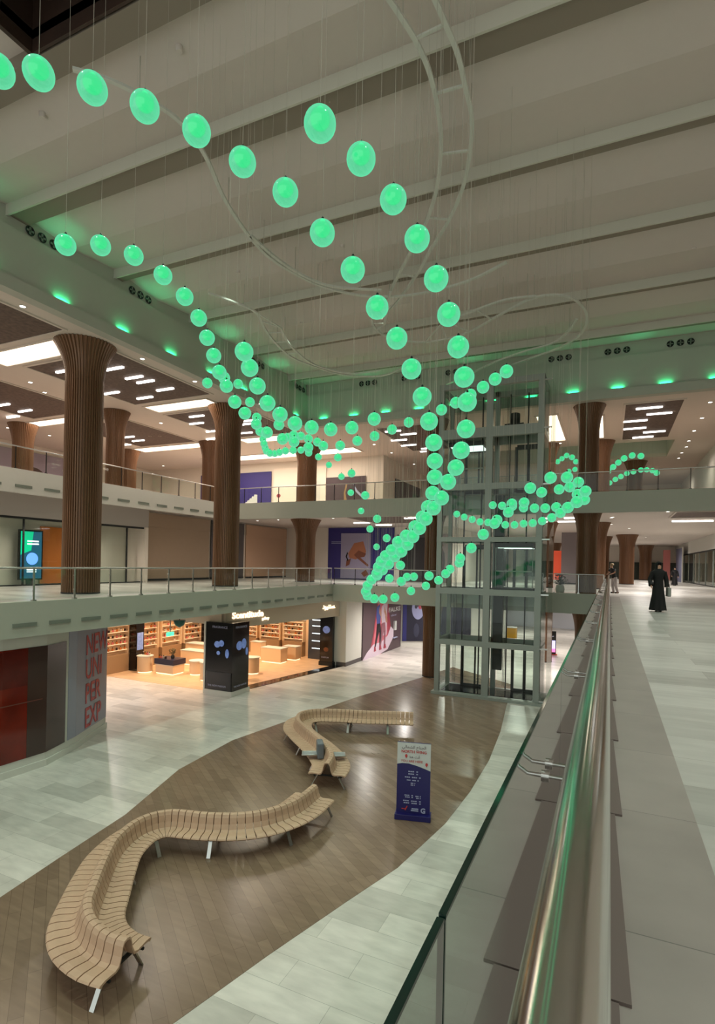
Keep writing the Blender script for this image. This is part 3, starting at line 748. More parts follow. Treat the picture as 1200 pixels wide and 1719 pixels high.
ST['faint far strand over the handbag poster'] = [(590,794.5,13.5),(573,800,11),(588.7,827,10.8),(613,831.5,14),(606,857.7,11),(633,871,14),(621,888,12),(649,903.5,13.5),(632,918,11),(567,768,13),(552,780.5,10.5),(534.5,767,11.5)]
ST['side strand hanging in front of the nearest tall column'] = [(110,411,33),(169,412,32),(224.5,429,31),(273.6,462,30),(310,498,28.5),(333.5,533.8,27),(347.5,567,25.5),(358.7,597,24.5),(368,625,24),(376,634,20),(380,648,22),(394,674.7,22),(411,693.7,21),(430,712,18),(448,726,19.5),(474,737,19),(493.5,741.7,18),(517.5,751,16.8),(542.5,748.5,16.5),(571,748,16.5),(599.7,740,16.5),(628.7,732,16.5),(658,721,16.7),(686,709,17),(741,688,18.5),(765,676,19),(789.5,663,20),(810.7,650,20.5),(831,636.5,21),(850,623.5,22)]
ST['sagging strand over the lower-balcony corner'] = [(409.7,590.5,31),(419,617.5,29),(432,648,27.5),(448.7,677,26.5),(470,696,25.5),(495,711,24.5),(523,717.5,23.5),(555,721,22.5),(590.5,718,22),(628,703.5,22)]
ST['tight inner loop beside the second tall column'] = [(348,643,17),(399.7,644.5,16),(419.5,675,16),(431,701,16),(436.5,724,15.5),(468,713,18),(482.5,734,14),(493,731,16),(505,732,14),(517.5,736.7,15),(532.5,742,14.5),(441,737.5,12),(443,745,12),(445,752,12),(447.5,757.5,12),(453,761,12.3),(461,761.5,12),(469,759.5,12),(479,757,12.3),(492,756,12.5),(505,755.5,12),(518,760,12.5)]
ST['low strand crossing in front of the lift glass'] = [(766.6,863,11.3),(779,868,11.5),(792.5,872,11.8),(805.6,876,12),(819,877,12.5),(848,881,12.7),(863.5,881,12.8),(878.7,879,13),(894,878,13.5),(910,874.6,14),(926,869,15),(940.6,861,17),(953,852,19),(968,843,20),(981,839,17.5),(982.4,824.7,19),(969.4,830,18.5),(956.4,817.6,18),(970.5,809.6,18),(951.6,801.4,19.5),(924,802,20),(938.4,821.5,17)]
ST['middle strand crossing in front of the lift glass'] = [(827,848,13),(842.7,849,13.5),(853,860,17.5),(860,850,15),(859,845.6,17.3),(879.5,843.7,17.3),(878.7,852.5,15.2),(897,853,15.5),(915,853,16),(933.7,851.4,16.5),(890,819.3,19),(909,826.5,17.5)]
ST['distant arc seen past the column beside the lift'] = [(927.6,785,9),(936,775,8.6),(943,770,8.6),(951,764.7,9),(960,767.8,9.5),(966.6,775,9),(965,788,8.6),(955,791,8)]
ST['distant open curve in the next atrium'] = [(1075.6,765.6,10.5),(1061,764.7,10.5),(1047.4,769.5,10.5),(1037.7,776.6,10),(1029,784,10),(1021,791,9.6),(1015,799,9.3),(1012,806,8.8),(1015,814.6,8.8),(1023,810.7,8.8),(1032.7,804.8,8.7),(1042,800,8.8),(1052,794.8,8.8),(1063,792,8.8),(1075.6,789,8.8),(1085.4,788.6,8.8),(1095,790,8.8),(1102,794,9.5)]
near = []; far = []
for name, L in ST.items():
    for i, (x, y, d) in enumerate(L):
        dr = ray(x, y); fw = dr.normalized()
        depth = dr.dot(ROT @ Vector((0,0,-1)))
        if 'distant' in name:
            yy = 43.6 + (9.6-d)*.8; t_ = yy/dr.y; far.append([name, i, dr, t_, d*t_*depth/FPX/2])
        else:
            D = .30*FPX/d; near.append([name, i, dr, D/depth, .15])
def relax(L, n=80):
    pos = [EYE + q[2]*q[3] for q in L]
    for it in range(n):
        moved = 0
        for a in range(len(L)):
            for b in range(a+1, len(L)):
                m_ = L[a][4] + L[b][4] + .02
                dd = (pos[a]-pos[b]).length
                if dd < m_:
                    g = (m_-dd)*.6/L[a][2].length + .002
                    if L[a][3] < L[b][3]: L[a][3] -= g; L[b][3] += g
                    else: L[a][3] += g; L[b][3] -= g
                    pos[a] = EYE + L[a][2]*L[a][3]; pos[b] = EYE + L[b][2]*L[b][3]; moved = 1
        if not moved: break
relax(near); relax(far)
for q in near + far:
    n = len(ST[q[0]])
    globe(EYE + q[2]*q[3], q[4], 'green globe, %s along the %s' % (ORD[q[1]], q[0]), 'glowing green globes of the '+q[0])

# ------------------------------------------------------------------ pendant tracks
def smooth_path(pts, n=8):
    out = []; m = len(pts)
    for i in range(m-1):
        p0 = pts[max(i-1, 0)]; p1 = pts[i]; p2 = pts[i+1]; p3 = pts[min(i+2, m-1)]
        for k in range(n):
            t_ = k/n; out.append(.5*((2*p1) + (p2-p0)*t_ + (2*p0-5*p1+4*p2-p3)*t_*t_ + (3*p1-p0-3*p2+p3)*t_**3))
    return out + [pts[-1]]
def ribbon(path, w, h):
    mb = MB(); v = []; f = []
    for i, p in enumerate(path):
        a = path[max(i-1, 0)]; b = path[min(i+1, len(path)-1)]; t_ = (b-a); t_.z = 0; t_.normalize(); n_ = Vector((-t_.y, t_.x, 0))
        v += [p-n_*w/2-Vector((0,0,h/2)), p+n_*w/2-Vector((0,0,h/2)), p+n_*w/2+Vector((0,0,h/2)), p-n_*w/2+Vector((0,0,h/2))]
    for i in range(len(path)-1):
        for k in range(4): f.append((i*4+k, i*4+(k+1) % 4, i*4+4+(k+1) % 4, i*4+4+k))
    f += [(3,2,1,0), tuple(len(v)-4+k for k in range(4))]
    return mb.add(v, f)
def track(label, rails, z, rods=4):
    t = thing('pendant_track', label, 'ceiling track', (0,0,0), 0, 'curved white tracks the globes hang from')
    paths = []
    for px in rails:
        p = smooth_path([P(x, y, 'z', z) for x, y in px]); paths.append(p)
        ribbon(p, .10, .06).build('rail', M_track, t)
    if len(paths) > 1:
        a, b = paths[0], paths[1]; n = min(len(a), len(b))
        for k in range(2, n, max(5, n//6)):
            q = min(b, key=lambda v: (v-a[k]).length)
            if (q-a[k]).length < 2.2:
                MB().obox((a[k]+q)/2, (q-a[k])/2, Vector((-(q-a[k]).y, (q-a[k]).x, 0)).normalized()*.03, (0,0,.02)).build('cross_piece', M_track, t)
    for p in paths:
        for k in range(len(p)//(2*rods), len(p), max(4, len(p)//rods)):
            MB().tube([p[k]+Vector((0,0,.03)), Vector((p[k].x, p[k].y, ROOF))], .012, 5).build('suspension_rod', M_cable, t)
track('long double track curving down the ceiling centre behind the two strands', [[(640,-20),(668,20),(700,72),(722,125),(736,190),(740,250),(732,320),(712,380),(680,440),(655,490),(640,535)],[(722,-20),(748,40),(768,90),(782,150),(792,200),(788,260),(775,320),(750,375),(722,420),(700,460),(672,500)]], 16.9)
track('wide looping track starting over the first swept globes', [[(122,116),(185,135),(250,168),(305,207),(345,262),(375,330),(410,385),(450,430),(500,462),(545,482),(600,495),(660,498),(720,490),(790,470),(850,440)],[(420,395),(470,438),(520,468),(565,482),(640,487)]], 16.7)
track('wavy track over the lower-balcony corner', [[(350,492),(395,508),(430,525),(445,553),(462,575),(490,600),(530,616),(570,628),(610,632),(645,630),(675,618),(700,602)],[(471,550),(485,577),(515,605),(545,618),(590,627),(638,622)]], 16.6)
track('oval double track above the lift', [[(672,572),(720,574),(780,560),(840,528),(890,502),(935,495),(968,505),(985,530),(975,560),(940,583),(900,598),(860,612)],[(740,545),(800,520),(850,503),(900,497)],[(735,652),(780,632),(830,608),(880,590),(925,577),(950,560),(968,535)]], 16.6)
track('short hooked track between the two long strands', [[(622,525),(626,545),(640,560),(665,570)],[(655,490),(650,520),(645,545)]], 16.7, 2)

# ================================================================== BENCHES
def bench(px, label, closed_ends=True, zs=.45):
    base = [P(x, y, 'z', zs) for x, y in px]
    path = smooth_path(base, 12)
    # resample
    L = [0]
    for a, b in zip(path, path[1:]): L.append(L[-1] + (b-a).length)
    n = int(L[-1]/.165); pts = []
    for i in range(n+1):
        s = L[-1]*i/n; j = max(k for k in range(len(L)) if L[k] <= s+1e-9); j = min(j, len(path)-2)
        t_ = (s-L[j])/max(1e-6, L[j+1]-L[j]); pts.append(path[j].lerp(path[j+1], t_))
    fr = []
    for i, p in enumerate(pts):
        a = pts[max(i-1, 0)]; b = pts[min(i+1, len(pts)-1)]; u = (b-a); u.z = 0; u.normalize(); fr.append((Vector((p.x, p.y, 0)), u, Vector((-u.y, u.x, 0))))
    t = thing('slatted_bench', label, 'bench', (0,0,0), 0, 'winding slatted benches')
    half = [(.56,.425),(.54,.448),(.44,.462),(.24,.445),(.17,.47),(.125,.58),(.095,.72),(.06,.785),(0,.80)]
    prof = half + [(-w, h) for w, h in half[-2::-1]]
    def width(i):
        s = i/len(fr); return 1.0 + .06*math.sin(s*9)
    def rh(i): return .95 + .07*math.sin(i*.09)
    slats = MB()
    for i in range(len(fr)-1):
        v = []; f = []; m_ = len(prof)
        for (e, q) in ((i, .04), (i+1, -.04)):
            p, u, nn = fr[e]; p0 = fr[i][0]; p1 = fr[i+1][0]; mid = p0.lerp(p1, .055 if e == i else .945)
            nn2 = fr[i][2].lerp(fr[i+1][2], .05 if e == i else .95).normalized()
            for w, h in prof:
                hh = h if h < .5 else .46 + (h-.46)*rh(e)
                v.append(mid + nn2*w*width(e) + Vector((0,0,hh)))
            for w, h in prof:
                hh = h if h < .5 else .46 + (h-.46)*rh(e)
                v.append(mid + nn2*(w*.93)*width(e) + Vector((0,0,hh-.035)))
        for k in range(m_-1):
            f += [(k, k+1, 2*m_+k+1, 2*m_+k), (m_+k, 3*m_+k, 3*m_+k+1, m_+k+1), (k, m_+k, m_+k+1, k+1), (2*m_+k, 2*m_+k+1, 3*m_+k+1, 3*m_+k)]
        f += [(0, 2*m_, 3*m_, m_), (m_-1, 2*m_-1, 4*m_-1, 3*m_-1)]
        slats.add(v, f)
    slats.build('slatted_seat', M_slat, t)
    for off in (-.36, .36):
        MB().tube([p + nn*off + Vector((0,0,.385)) for p, u, nn in fr], .025, 6).build('under_frame', M_dark, t)
    for i in range(1, len(fr), 9):
        p, u, nn = fr[i]
        MB().obox(p+Vector((0,0,.36)), nn*.42, u*.03, (0,0,.02)).build('cross_bar', M_dark, t)
        for sgn in (-1, 1):
            a = p + nn*sgn*.30 + Vector((0,0,.37)); b = p + nn*sgn*.50 + Vector((0,0,.012))
            ax = (b-a)/2
            MB().obox((a+b)/2, ax, u*.04, nn*.012).build('leg', M_steel, t)
    return fr
fr1 = bench([(214,1612),(180,1600),(152,1575),(146,1545),(158,1510),(176,1465),(196,1430),(235,1398),(285,1384),(345,1388),(400,1388),(450,1380),(495,1362),(528,1336)],
      'nearer long winding slatted wooden bench with a raised centre back')
fr2 = bench([(548,1300),(556,1284),(546,1266),(530,1250),(513,1236),(500,1222),(504,1210),(528,1204),(570,1204),(610,1206),(650,1207),(694,1209)],
      'farther winding slatted wooden bench bending towards the lift, with tray tables')
def tray(px, py, label, rz):
    p = P(px, py, 'z', .56)
    t = thing('tray_table', label, 'tray table', (p.x, p.y, .49), rz, 'grey tray tables on the farther bench')
    MB().box(-.24, .24, -.17, .17, .08, .105).build('tray', mat('tray_grey', S(150, 156, 158), .35), t, bevel=.01)
    MB().tube([(-.24,-.17,.1),(.24,-.17,.1),(.24,.17,.1),(-.24,.17,.1)], .018, 8, closed=True).build('rim', M_steel, t, smooth=True)
    MB().tube([(0,.05,-.01),(0,.05,.09)], .022, 10).build('stem', M_steel, t)
tray(520, 1266, 'grey tray table on the side of the farther bench away from the sign', .5)
tray(566, 1268, 'grey tray table on the sign side of the farther bench', .5)
b0 = P(537, 1262, 'z', .62)
t = thing('bench_armrest', 'blue-grey upholstered divider on the back of the farther bench', 'armrest', (b0.x, b0.y, .47), .6)
MB().box(-.10, .10, -.25, .25, .0, .48).build('cushion', mat('grey_blue_cushion', S(104, 112, 120), .5), t, bevel=.04)

# ================================================================== SIGN STAND
a = P(665, 1371, 'z', 0); b = P(721, 1377, 'z', 0); a.z = b.z = 0
u = (b-a).normalized(); W = (b-a).length
t = thing('sign_stand', 'navy and white directory sign stand on the timber floor', 'sign', (0,0,0))
nrm = u.cross(Vector((0,0,1)))
H = 1.86
MB().obox((a+b)/2+Vector((0,0,.075)), u*(W/2+.03), nrm*.17, (0,0,.07)).build('foot', mat('navy_sign', S(26, 22, 92), .4), t, bevel=.01)
B = Board(a + Vector((0,0,.08)) + nrm*.03, u, W, H, t)
M_navy = MATS['navy_sign']; M_sw = mat('sign_white', S(205, 208, 206), .45); M_red = mat('sign_red', S(190, 60, 60), .5); M_gold = mat('sign_gold', S(110, 96, 100), .5)
M_lb = mat('sign_pale_blue', S(170, 175, 205), .5)
B.base(M_navy, 'panel', .06)
B.shape([(0,.70),(.15,.715),(.35,.715),(.6,.69),(.85,.655),(1,.63),(1,1),(0,1)], M_sw, 'white_field')
B.text('\ufee2\ufeb4\ufed8\ufedf\ufe8d'[::1] and 'ﻲﻟﺎﻤﺸﻟﺍ ﺡﺎﻨﺠﻟﺍ', .5, .925, .105, M_gold, 'CENTER')
B.text('NORTH WING', .5, .862, .098, M_red, 'CENTER', bold=.002)
B.text('ﺎﻨﻫ ﺖﻧﺃ', .52, .795, .085, M_gold, 'CENTER')
B.text('YOU ARE HERE', .44, .735, .082, M_red, 'CENTER')
B.ell(.27, .82, .035, .02, M_red, 'pin_mark'); B.shape([(.24,.815),(.27,.785),(.30,.815)], M_red, 'pin_mark')
B.ell(.88, .72, .035, .02, M_red, 'pin_mark'); B.shape([(.85,.715),(.88,.685),(.91,.715)], M_red, 'pin_mark')
for i, (x0, x1, y0) in enumerate([(.34,.64,.60),(.34,.64,.565),(.24,.72,.52),(.3,.66,.48),(.42,.56,.44),(.42,.54,.415),(.24,.5,.27),(.26,.5,.245),(.57,.73,.265),(.59,.73,.24),(.2,.74,.195),(.22,.74,.165)]):
    n = 9 if x1-x0 > .3 else 5
    for k in range(n):
        if k % 4 != 3:
            B.k = 1; B.shape([(x0+(x1-x0)*k/n, y0), (x0+(x1-x0)*(k+.8)/n, y0), (x0+(x1-x0)*(k+.8)/n, y0+.014), (x0+(x1-x0)*k/n, y0+.014)], M_lb, 'fine_print', .004)
B.shape([(.28,.07),(.34,.13),(.31,.13),(.25,.07)], M_red, 'swoosh'); B.shape([(.16,.085),(.3,.085),(.3,.095),(.16,.095)], M_red, 'swoosh')
B.text('G', .80, .055, .17, M_lb, 'CENTER', 'logo', bold=.006)
B.shape([(.44,.07),(.66,.07),(.66,.082),(.44,.082)], M_lb, 'fine_print'); B.shape([(.46,.095),(.66,.095),(.66,.105),(.46,.105)], M_lb, 'fine_print')

# ================================================================== GROUND-FLOOR HOARDING (curved)
hp = [(-60,1325),(0,1310),(75,1285),(125,1257),(177,1221)]
pts = [P(x, y, 'z', 0) for x, y in hp]
pts = [pts[0] + (pts[0]-pts[1])*6] + pts
t = thing('curved_hoarding', 'curved white-framed shop hoarding with dark red and grey graphics', 'hoarding', (0,0,0))
wall = MB(); kerb = MB(); n = len(pts)
bk = [p + Vector((-.35, .05, 0)) for p in pts]; bk[-1] = pts[-1] + Vector((-1.6, -.05, 0)); 
poly = [(p.x, p.y) for p in pts] + [(p.x, p.y) for p in reversed(bk)]
wall.prism(poly, 0.0, 4.5); wall.build('board', M_white, t)
def seg(i0, i1, f0, f1, z0, z1, m, name, off=.02):
    """strip following the boards, from fraction f0 of segment i0 to f1 of segment i1"""
    q = [pts[i0].lerp(pts[i0+1], f0)] + pts[i0+1:i1+1] + [pts[i1].lerp(pts[i1+1], f1)]
    v = []; f = []
    for i, p in enumerate(q):
        a_ = q[max(0, i-1)]; b_ = q[min(len(q)-1, i+1)]; d = (b_-a_).normalized(); nn = Vector((d.y, -d.x, 0))
        for z in (z0, z1):
            v += [p+nn*.002+Vector((0,0,z)), p+nn*off+Vector((0,0,z))]
    for i in range(len(q)-1):
        k = i*4; f += [(k+1,k+5,k+7,k+3),(k,k+2,k+6,k+4),(k+2,k+3,k+7,k+6),(k,k+4,k+5,k+1)]
    f += [(0,1,3,2), (len(v)-4, len(v)-2, len(v)-1, len(v)-3)]
    return MB().add(v, f).build(name, m, t)
def redmat():
    m = mat('red_cloth_print', S(112, 30, 18), .12, noise=.85, nscale=.9); return m
seg(0, 3, 0, .05, .42, 3.75, mat('print_black', S(14, 8, 8), .12), 'picture_panel', .015)
seg(1, 3, .25, .05, .42, 3.75, redmat(), 'picture_panel', .02)
seg(1, 2, .25, .9, 2.62, 3.7, mat('dark_red_print', S(92, 26, 18), .12, noise=.5, nscale=1.5), 'picture_panel', .024)
seg(2, 3, .55, .62, .42, 3.75, mat('brown_grey_print', S(66, 48, 44), .14, noise=.25, nscale=.6), 'picture_panel', .026)
for k_, (f0, f1, z) in enumerate([(.5, .9, 2.10)]):
    seg(1, 2, f0, f1, z, z+.03, mat('pale_streak', S(112, 66, 58), .2), 'highlight_print', .03+.002*k_)
M_lilac = mat('lilac_grey_print', S(146, 148, 166), .3)
seg(3, 4, .72, .98, .42, 4.1, M_lilac, 'picture_panel', .02)
seg(0, 4, 0, 1, 0, .2, M_white, 'skirting', .06)
A_ = pts[3].lerp(pts[4], .72); dd = (pts[4]-pts[3]).normalized(); nn = Vector((dd.y, -dd.x, 0))
A5 = pts[4]; d5 = (pts[5]-pts[4]).normalized(); n5 = Vector((d5.y, -d5.x, 0))
seg(4, 4, .0, .985, .42, 4.1, M_lilac, 'picture_panel', .022)
M_redl = mat('red_lettering', S(176, 58, 60), .4)
for i, w in enumerate(['NEW', 'UNI', 'PER', 'EXP']):
    text_obj(w, 1.0, M_redl, A5 + d5*.62 + n5*.035 + Vector((0,0,3.08-i*.86)), d5, (0,0,1), t, 'lettering', .004, 'LEFT', .76, .012)
# ================================================================== PERFUME SHOP
SX = -15.6
struct('floor_shop', MB().prism([(-25.7,21.7),(-17.1,21.75),(-15.5,30.9),(-15.3,33),(-25.7,33)], 0, .012), M_swood)
M_shopw = mat('shop_cream_wall', S(226, 196, 160), .5)
struct('wall_shop_back', MB().box(-26, -25.75, 21.7, 33.2, 0, 4.5), M_shopw)
struct('wall_shop_end', MB().box(-26, -15.3, 33.0, 33.3, 0, 4.5), M_shopw)
struct('wall_pier', MB().box(-15.9, -14.95, 31.0, 33.4, 0, 4.5), M_white)
struct('baseboard_pier', MB().box(-15.6, -14.93, 30.98, 33.4, 0, .25), M_greyb)
# sign band following the shopfront
a = Vector((-17.15, 21.75, 0)); b = Vector((-15.55, 31.0, 0)); u = (b-a).normalized(); nr = Vector((u.y, -u.x, 0)); L = (b-a).length
band = MB(); band.obox((a+b)/2+Vector((0,0,3.75)), u*L/2, nr*.12, (0,0,.6)); band.box(-26, -17.2, 21.6, 21.85, 3.35, 4.5)
M_band2 = mat('shop_fascia', S(206, 192, 172), .6)
struct('trim_10', band, M_band2)
M_neon = mat('warm_sign_glow', (1, .8, .6), .5, 0, 1.5, (1, .80, .56))
t = thing('shop_sign', 'glowing cream shop sign lettering on the perfume shop fascia', 'sign', (0,0,0))
o = P(411, 1035, 'x', -16.2)
s0 = (o.y - a.y)/u.y
text_obj('Scentitude', .46, M_neon, a+u*(s0)+nr*.14+Vector((0,0,3.62)), u, (0,0,1), t, 'lettering', .02, 'LEFT', 1.12, .012)
text_obj('gallery', .2, M_neon, a+u*(s0+2.1)+nr*.14+Vector((0,0,3.42)), u, (0,0,1), t, 'lettering', .02, 'LEFT', 1.0, .006)
t = thing('shop_sign', 'smaller glowing Arabic sign near the white pier on the shop fascia', 'sign', (0,0,0))
text_obj('ﺩﻮﻴﺘﻨﺴ', .42, M_neon, a+u*(L-1.75)+nr*.14+Vector((0,0,3.7)), u, (0,0,1), t, 'lettering', .02, 'LEFT', 1.0, .01)

# digital pillar at the shop corner
c0 = P(372, 1160, 'z', 0)
t = thing('advert_pillar', 'black advertising pillar with pale perfume pictures at the shop corner', 'pillar', (-17.0, 22.0, 0), 0)
MB().box(-.95, .75, -.72, .72, 0, .22).build('plinth', M_white, t)
MB().box(-.9, .7, -.66, .66, .22, 3.5).build('core', M_black, t)
MB().box(-1.0, -.9, -.7, .7, .0, 3.5).build('edge_panel', M_white, t)
MB().box(-.86, .66, -.69, -.66, .25, 1.1).build('lower_panel', mat('pillar_grey', S(50, 50, 54), .3), t)
M_pic = mat('pillar_picture', S(120, 140, 180), .4, 0, .35, S(90, 120, 190), noise=.6, nscale=8)
Bp = Board((-.86, -.69, .3), (1,0,0), 1.5, 3.15, t)
Bp.ell(.45, .68, .12, .05, M_pic); Bp.ell(.62, .70, .1, .05, M_pic); Bp.ell(.5, .55, .07, .03, M_pic); Bp.ell(.85, .55, .07, .07, M_pic)
Bp.text('FRAGRANCE', .25, .93, .16, M_lb); Bp.text('THE NEW PARFUM', .1, .03, .13, M_lb)
Bq = Board((.7, -.6, .3), (0,1,0), 1.2, 3.15, t)
Bq.ell(.4, .66, .2, .07, M_pic); Bq.ell(.7, .68, .16, .08, M_pic); Bq.ell(.9, .55, .08, .06, M_pic); Bq.text('FRAGRANCE', .12, .93, .16, M_lb); Bq.text('THE NEW PARFUM', .05, .03, .12, M_lb)
t = thing('perfume_advert', 'tall black perfume advert panel against the white pier', 'advert', (-16.05, 30.75, 0), 0)
MB().box(-.55, .35, -.12, .12, .25, 3.3).build('panel', M_black, t); MB().box(-.6, .4, -.16, .16, 0, .25).build('plinth', M_dark, t)
Br = Board((-.52, -.12, .3), (1,0,0), .84, 2.9, t); Br.ell(.5, .68, .3, .08, M_pic); Br.ell(.5, .25, .2, .05, mat('amber_print', S(120, 70, 40), .4)); Br.text('PARFUM', .12, .06, .14, M_lb)

# shelving units with bottles
M_shelf = mat('shelf_cream', S(232, 204, 168), .45); M_cab = mat('cabinet_taupe', S(150, 122, 92), .5)
M_glow = mat('shelf_glow', (1, .8, .55), .5, 0, 1.6, (1, .74, .46))
bt_m = [mat('bottle_'+n_, c_, .15) for n_, c_ in (('amber', S(190, 110, 50)), ('rose', S(205, 110, 110)), ('clear', S(220, 205, 190)), ('dark', S(50, 36, 34)))]
bottles = []
for n_, m_ in zip(('amber', 'rose pink', 'clear', 'dark'), bt_m):
    bottles.append((n_, m_))
bproto = {}
bcount = 0
def bottle(p, kind, where, pos=None):
    global bcount
    n_, m_ = bottles[kind]
    lab = '%s bottle%s, %s' % (n_, pos or '', where)
    if kind not in bproto:
        o = thing('perfume_bottle', lab, 'bottle', p, 0, 'perfume bottles, '+where)
        MB().box(-.05, .05, -.03, .03, 0, .13).build('flask', m_, o); MB().lathe([(.018, .13), (.018, .15), (.028, .15), (.028, .19)], 8).build('stopper', M_dark if kind != 3 else M_steel, o)
        bproto[kind] = o
    else: o = clone(bproto[kind], p, lab, 'perfume bottles, '+where)
    o.rotation_euler = (0, 0, random.choice((0, PI/2)))
    bcount += 1
def shelf_unit(x, y, rz, w, label, where, base_h=1.0, levels=(1.25, 1.6, 1.95, 2.3, 2.65), z_top=3.1, nb=7):
    t = thing('shelving_unit', label, 'shelving unit', (x, y, .012), rz, 'perfume shelving units')
    MB().box(-w/2, w/2, -.02, .42, 0, base_h).build('cabinet', M_cab, t)
    MB().box(-w/2, w/2, .36, .42, base_h, z_top).build('back_panel', M_shelf, t)
    for s in (-1, 1): MB().box(s*w/2-.03, s*w/2+.03, .02, .42, base_h, z_top).build('side_panel', M_shelf, t)
    MB().box(-w/2, w/2, .1, .42, z_top-.06, z_top).build('top_panel', M_shelf, t)
    for z in levels:
        s_ = MB().box(-w/2+.03, w/2-.03, .1, .36, z-.02, z).build('shelf', M_shelf, t)
        MB().box(-w/2+.04, w/2-.04, .11, .125, z-.035, z-.021).build('light_strip', M_glow, s_)
        for k in range(nb):
            if random.random() < .86:
                lx, ly = -w/2+.14+(w-.28)*k/(nb-1), .2
                cx_, sy_ = math.cos(rz), math.sin(rz)
                bottle((x+lx*cx_-ly*sy_, y+lx*sy_+ly*cx_, z+.0125), random.randrange(4), where, ', %s on the %s shelf' % (ORD[k], ORD[levels.index(z)]))
for i, y in enumerate((22.6, 24.9, 26.9, 28.9, 30.9)):
    shelf_unit(-25.3, y, PI/2, 1.7, 'lit cream perfume shelving with taupe cabinet, %s from the shop entrance side' % ORD[i], ORD[i]+' shelving unit by the inner wall', nb=6)
for i, x in enumerate((-23.6, -21.7, -19.8)):
    shelf_unit(x, 32.55, 0, 1.6, 'lit cream perfume shelving under a bright poster, %s on the end wall' % ORD[i], ORD[i]+' shelving unit on the end wall', levels=(1.2, 1.5, 1.8, 2.1), z_top=2.35, nb=6)
    t = thing('poster', 'backlit %s poster above the end-wall shelving' % ('dark red', 'violet blue', 'sky blue')[i], 'poster', (x, 32.93, 2.5))
    mm = mat('poster_'+('red', 'violet', 'sky')[i], (S(120, 20, 40), S(110, 120, 220), S(110, 180, 220))[i], .4, 0, .8, (S(140, 20, 50), S(110, 110, 230), S(110, 190, 230))[i], noise=.5, nscale=4)
    MB().box(-.8, .8, 0, .05, 0, 1.0).build('panel', mm, t); MB().box(-.83, .83, -.01, .04, -.03, 0).build('frame', M_shelf, t)
for i, y in enumerate((23.75, 29.9)):
    t = thing('display_pillar', 'tall dark display pillar between the shop shelves, %s' % ('near the entrance', 'deeper in the shop')[i], 'display', (-25.0, y, .012))
    MB().box(-.25, .25, -.3, .3, 0, 3.1).build('body', M_black, t); MB().box(.25, .26, -.22, .22, 1.2, 2.2).build('picture', M_pic, t)
t = thing('display_showcase', 'glass-fronted dark showcase with glowing shelves beside the end wall', 'showcase', (-17.6, 32.3, .012))
MB().box(-.8, .8, 0, .6, 0, 3.0).build('body', mat('showcase_dark', S(52, 60, 72), .3), t)
for z in (.7, 1.2, 1.7, 2.2, 2.6): MB().box(-.5, .5, -.02, .0, z, z+.05).build('light_strip', mat('cool_glow', (.7, .9, 1), .5, 0, 1.6, (.7, .88, 1)), t)
def counter(x, y, w, d, h, label, round_=False):
    t = thing('display_counter', label, 'counter', (x, y, .012), 0, 'cream display counters in the perfume shop')
    if round_:
        MB().lathe([(w/2, .06), (w/2, h-.05)], 28).build('body', M_shelf, t, smooth=True); MB().lathe([(w/2+.04, h-.05), (w/2+.04, h)], 28).build('counter_top', M_white, t)
        MB().lathe([(w/2-.04, 0), (w/2-.04, .06)], 28).build('glow_base', M_glow, t)
    else:
        MB().box(-w/2, w/2, -d/2, d/2, .06, h-.05).build('body', M_shelf, t); MB().box(-w/2-.03, w/2+.03, -d/2-.03, d/2+.03, h-.05, h).build('counter_top', M_white, t)
        MB().box(-w/2+.04, w/2-.04, -d/2+.04, d/2-.04, 0, .06).build('glow_base', M_glow, t)
    return t
def at0(px, py): p = P(px, py, 'z', 0); return p.x, p.y
x, y = at0(230, 1127); x += .5; y += .1; counter(x, y, .85, .85, .95, 'round cream display counter just inside the open end of the shop', True)
for k in range(4): bottle((x-.25+.16*k, y+.1, .975), (k+3) % 4, 'on the round counter by the open shop end')
x, y = at0(285, 1130); t = counter(x, y, 1.3, .9, .55, 'low white display counter with a dark blue printed band and a potted tuft')
MB().box(-.7, .7, -.5, .5, .55, .85).build('printed_band', mat('navy_band', S(30, 34, 60), .3), t); 
x2, y2 = x, y
tf = thing('dried_flower_bunch', 'dark dried flower bunch on the low shop counter with navy band', 'flowers', (x2+.2, y2, .862))
MB().lathe([(.09, 0), (.11, .1), (.08, .2)], 14).build('vase', M_dark, tf, smooth=True)
fl = MB()
for k in range(40):
    a_ = random.uniform(0, 2*PI); r_ = random.uniform(.02, .22); z_ = random.uniform(.28, .55)
    fl.tube([(0,0,.18), (math.cos(a_)*r_, math.sin(a_)*r_, z_)], .006, 4); fl.lathe([(.01, -.03), (.035, 0), (.01, .03)], 6, c=(math.cos(a_)*r_, math.sin(a_)*r_, z_))
fl.build('foliage', mat('dry_olive', S(88, 76, 44), .8), tf)
for k in range(4): bottle((x2-.5+.15*k, y2-.3, .865), k, 'on the low counter with the navy band')
x, y = at0(297, 1105); counter(x+1.6, y+.3, 1.6, .8, 1.1, 'cream service desk deeper in the shop behind the low counter')
x, y = at0(322, 1118); counter(x, y+.5, 2.0, .8, .9, 'long cream counter with a glowing top near the advertising pillar')
x, y = at0(330, 1132); counter(x, y, .8, .8, .8, 'small round cream counter tucked behind the advertising pillar', True)
x, y = at0(345, 1142); counter(x, y, .6, .6, 1.0, 'slim round cream counter against the advertising pillar', True)
x, y = at0(412, 1143); counter(x-.3, y, .65, .65, .95, 'slim round counter glowing gold just past the advertising pillar', True)
x, y = at0(428, 1131); counter(x-.2, y, .8, .8, .95, 'round cream counter second past the advertising pillar', True)
x, y = at0(457, 1112); counter(x, y+.2, 1.5, .8, .95, 'wide cream counter in the middle of the shop before the end wall')
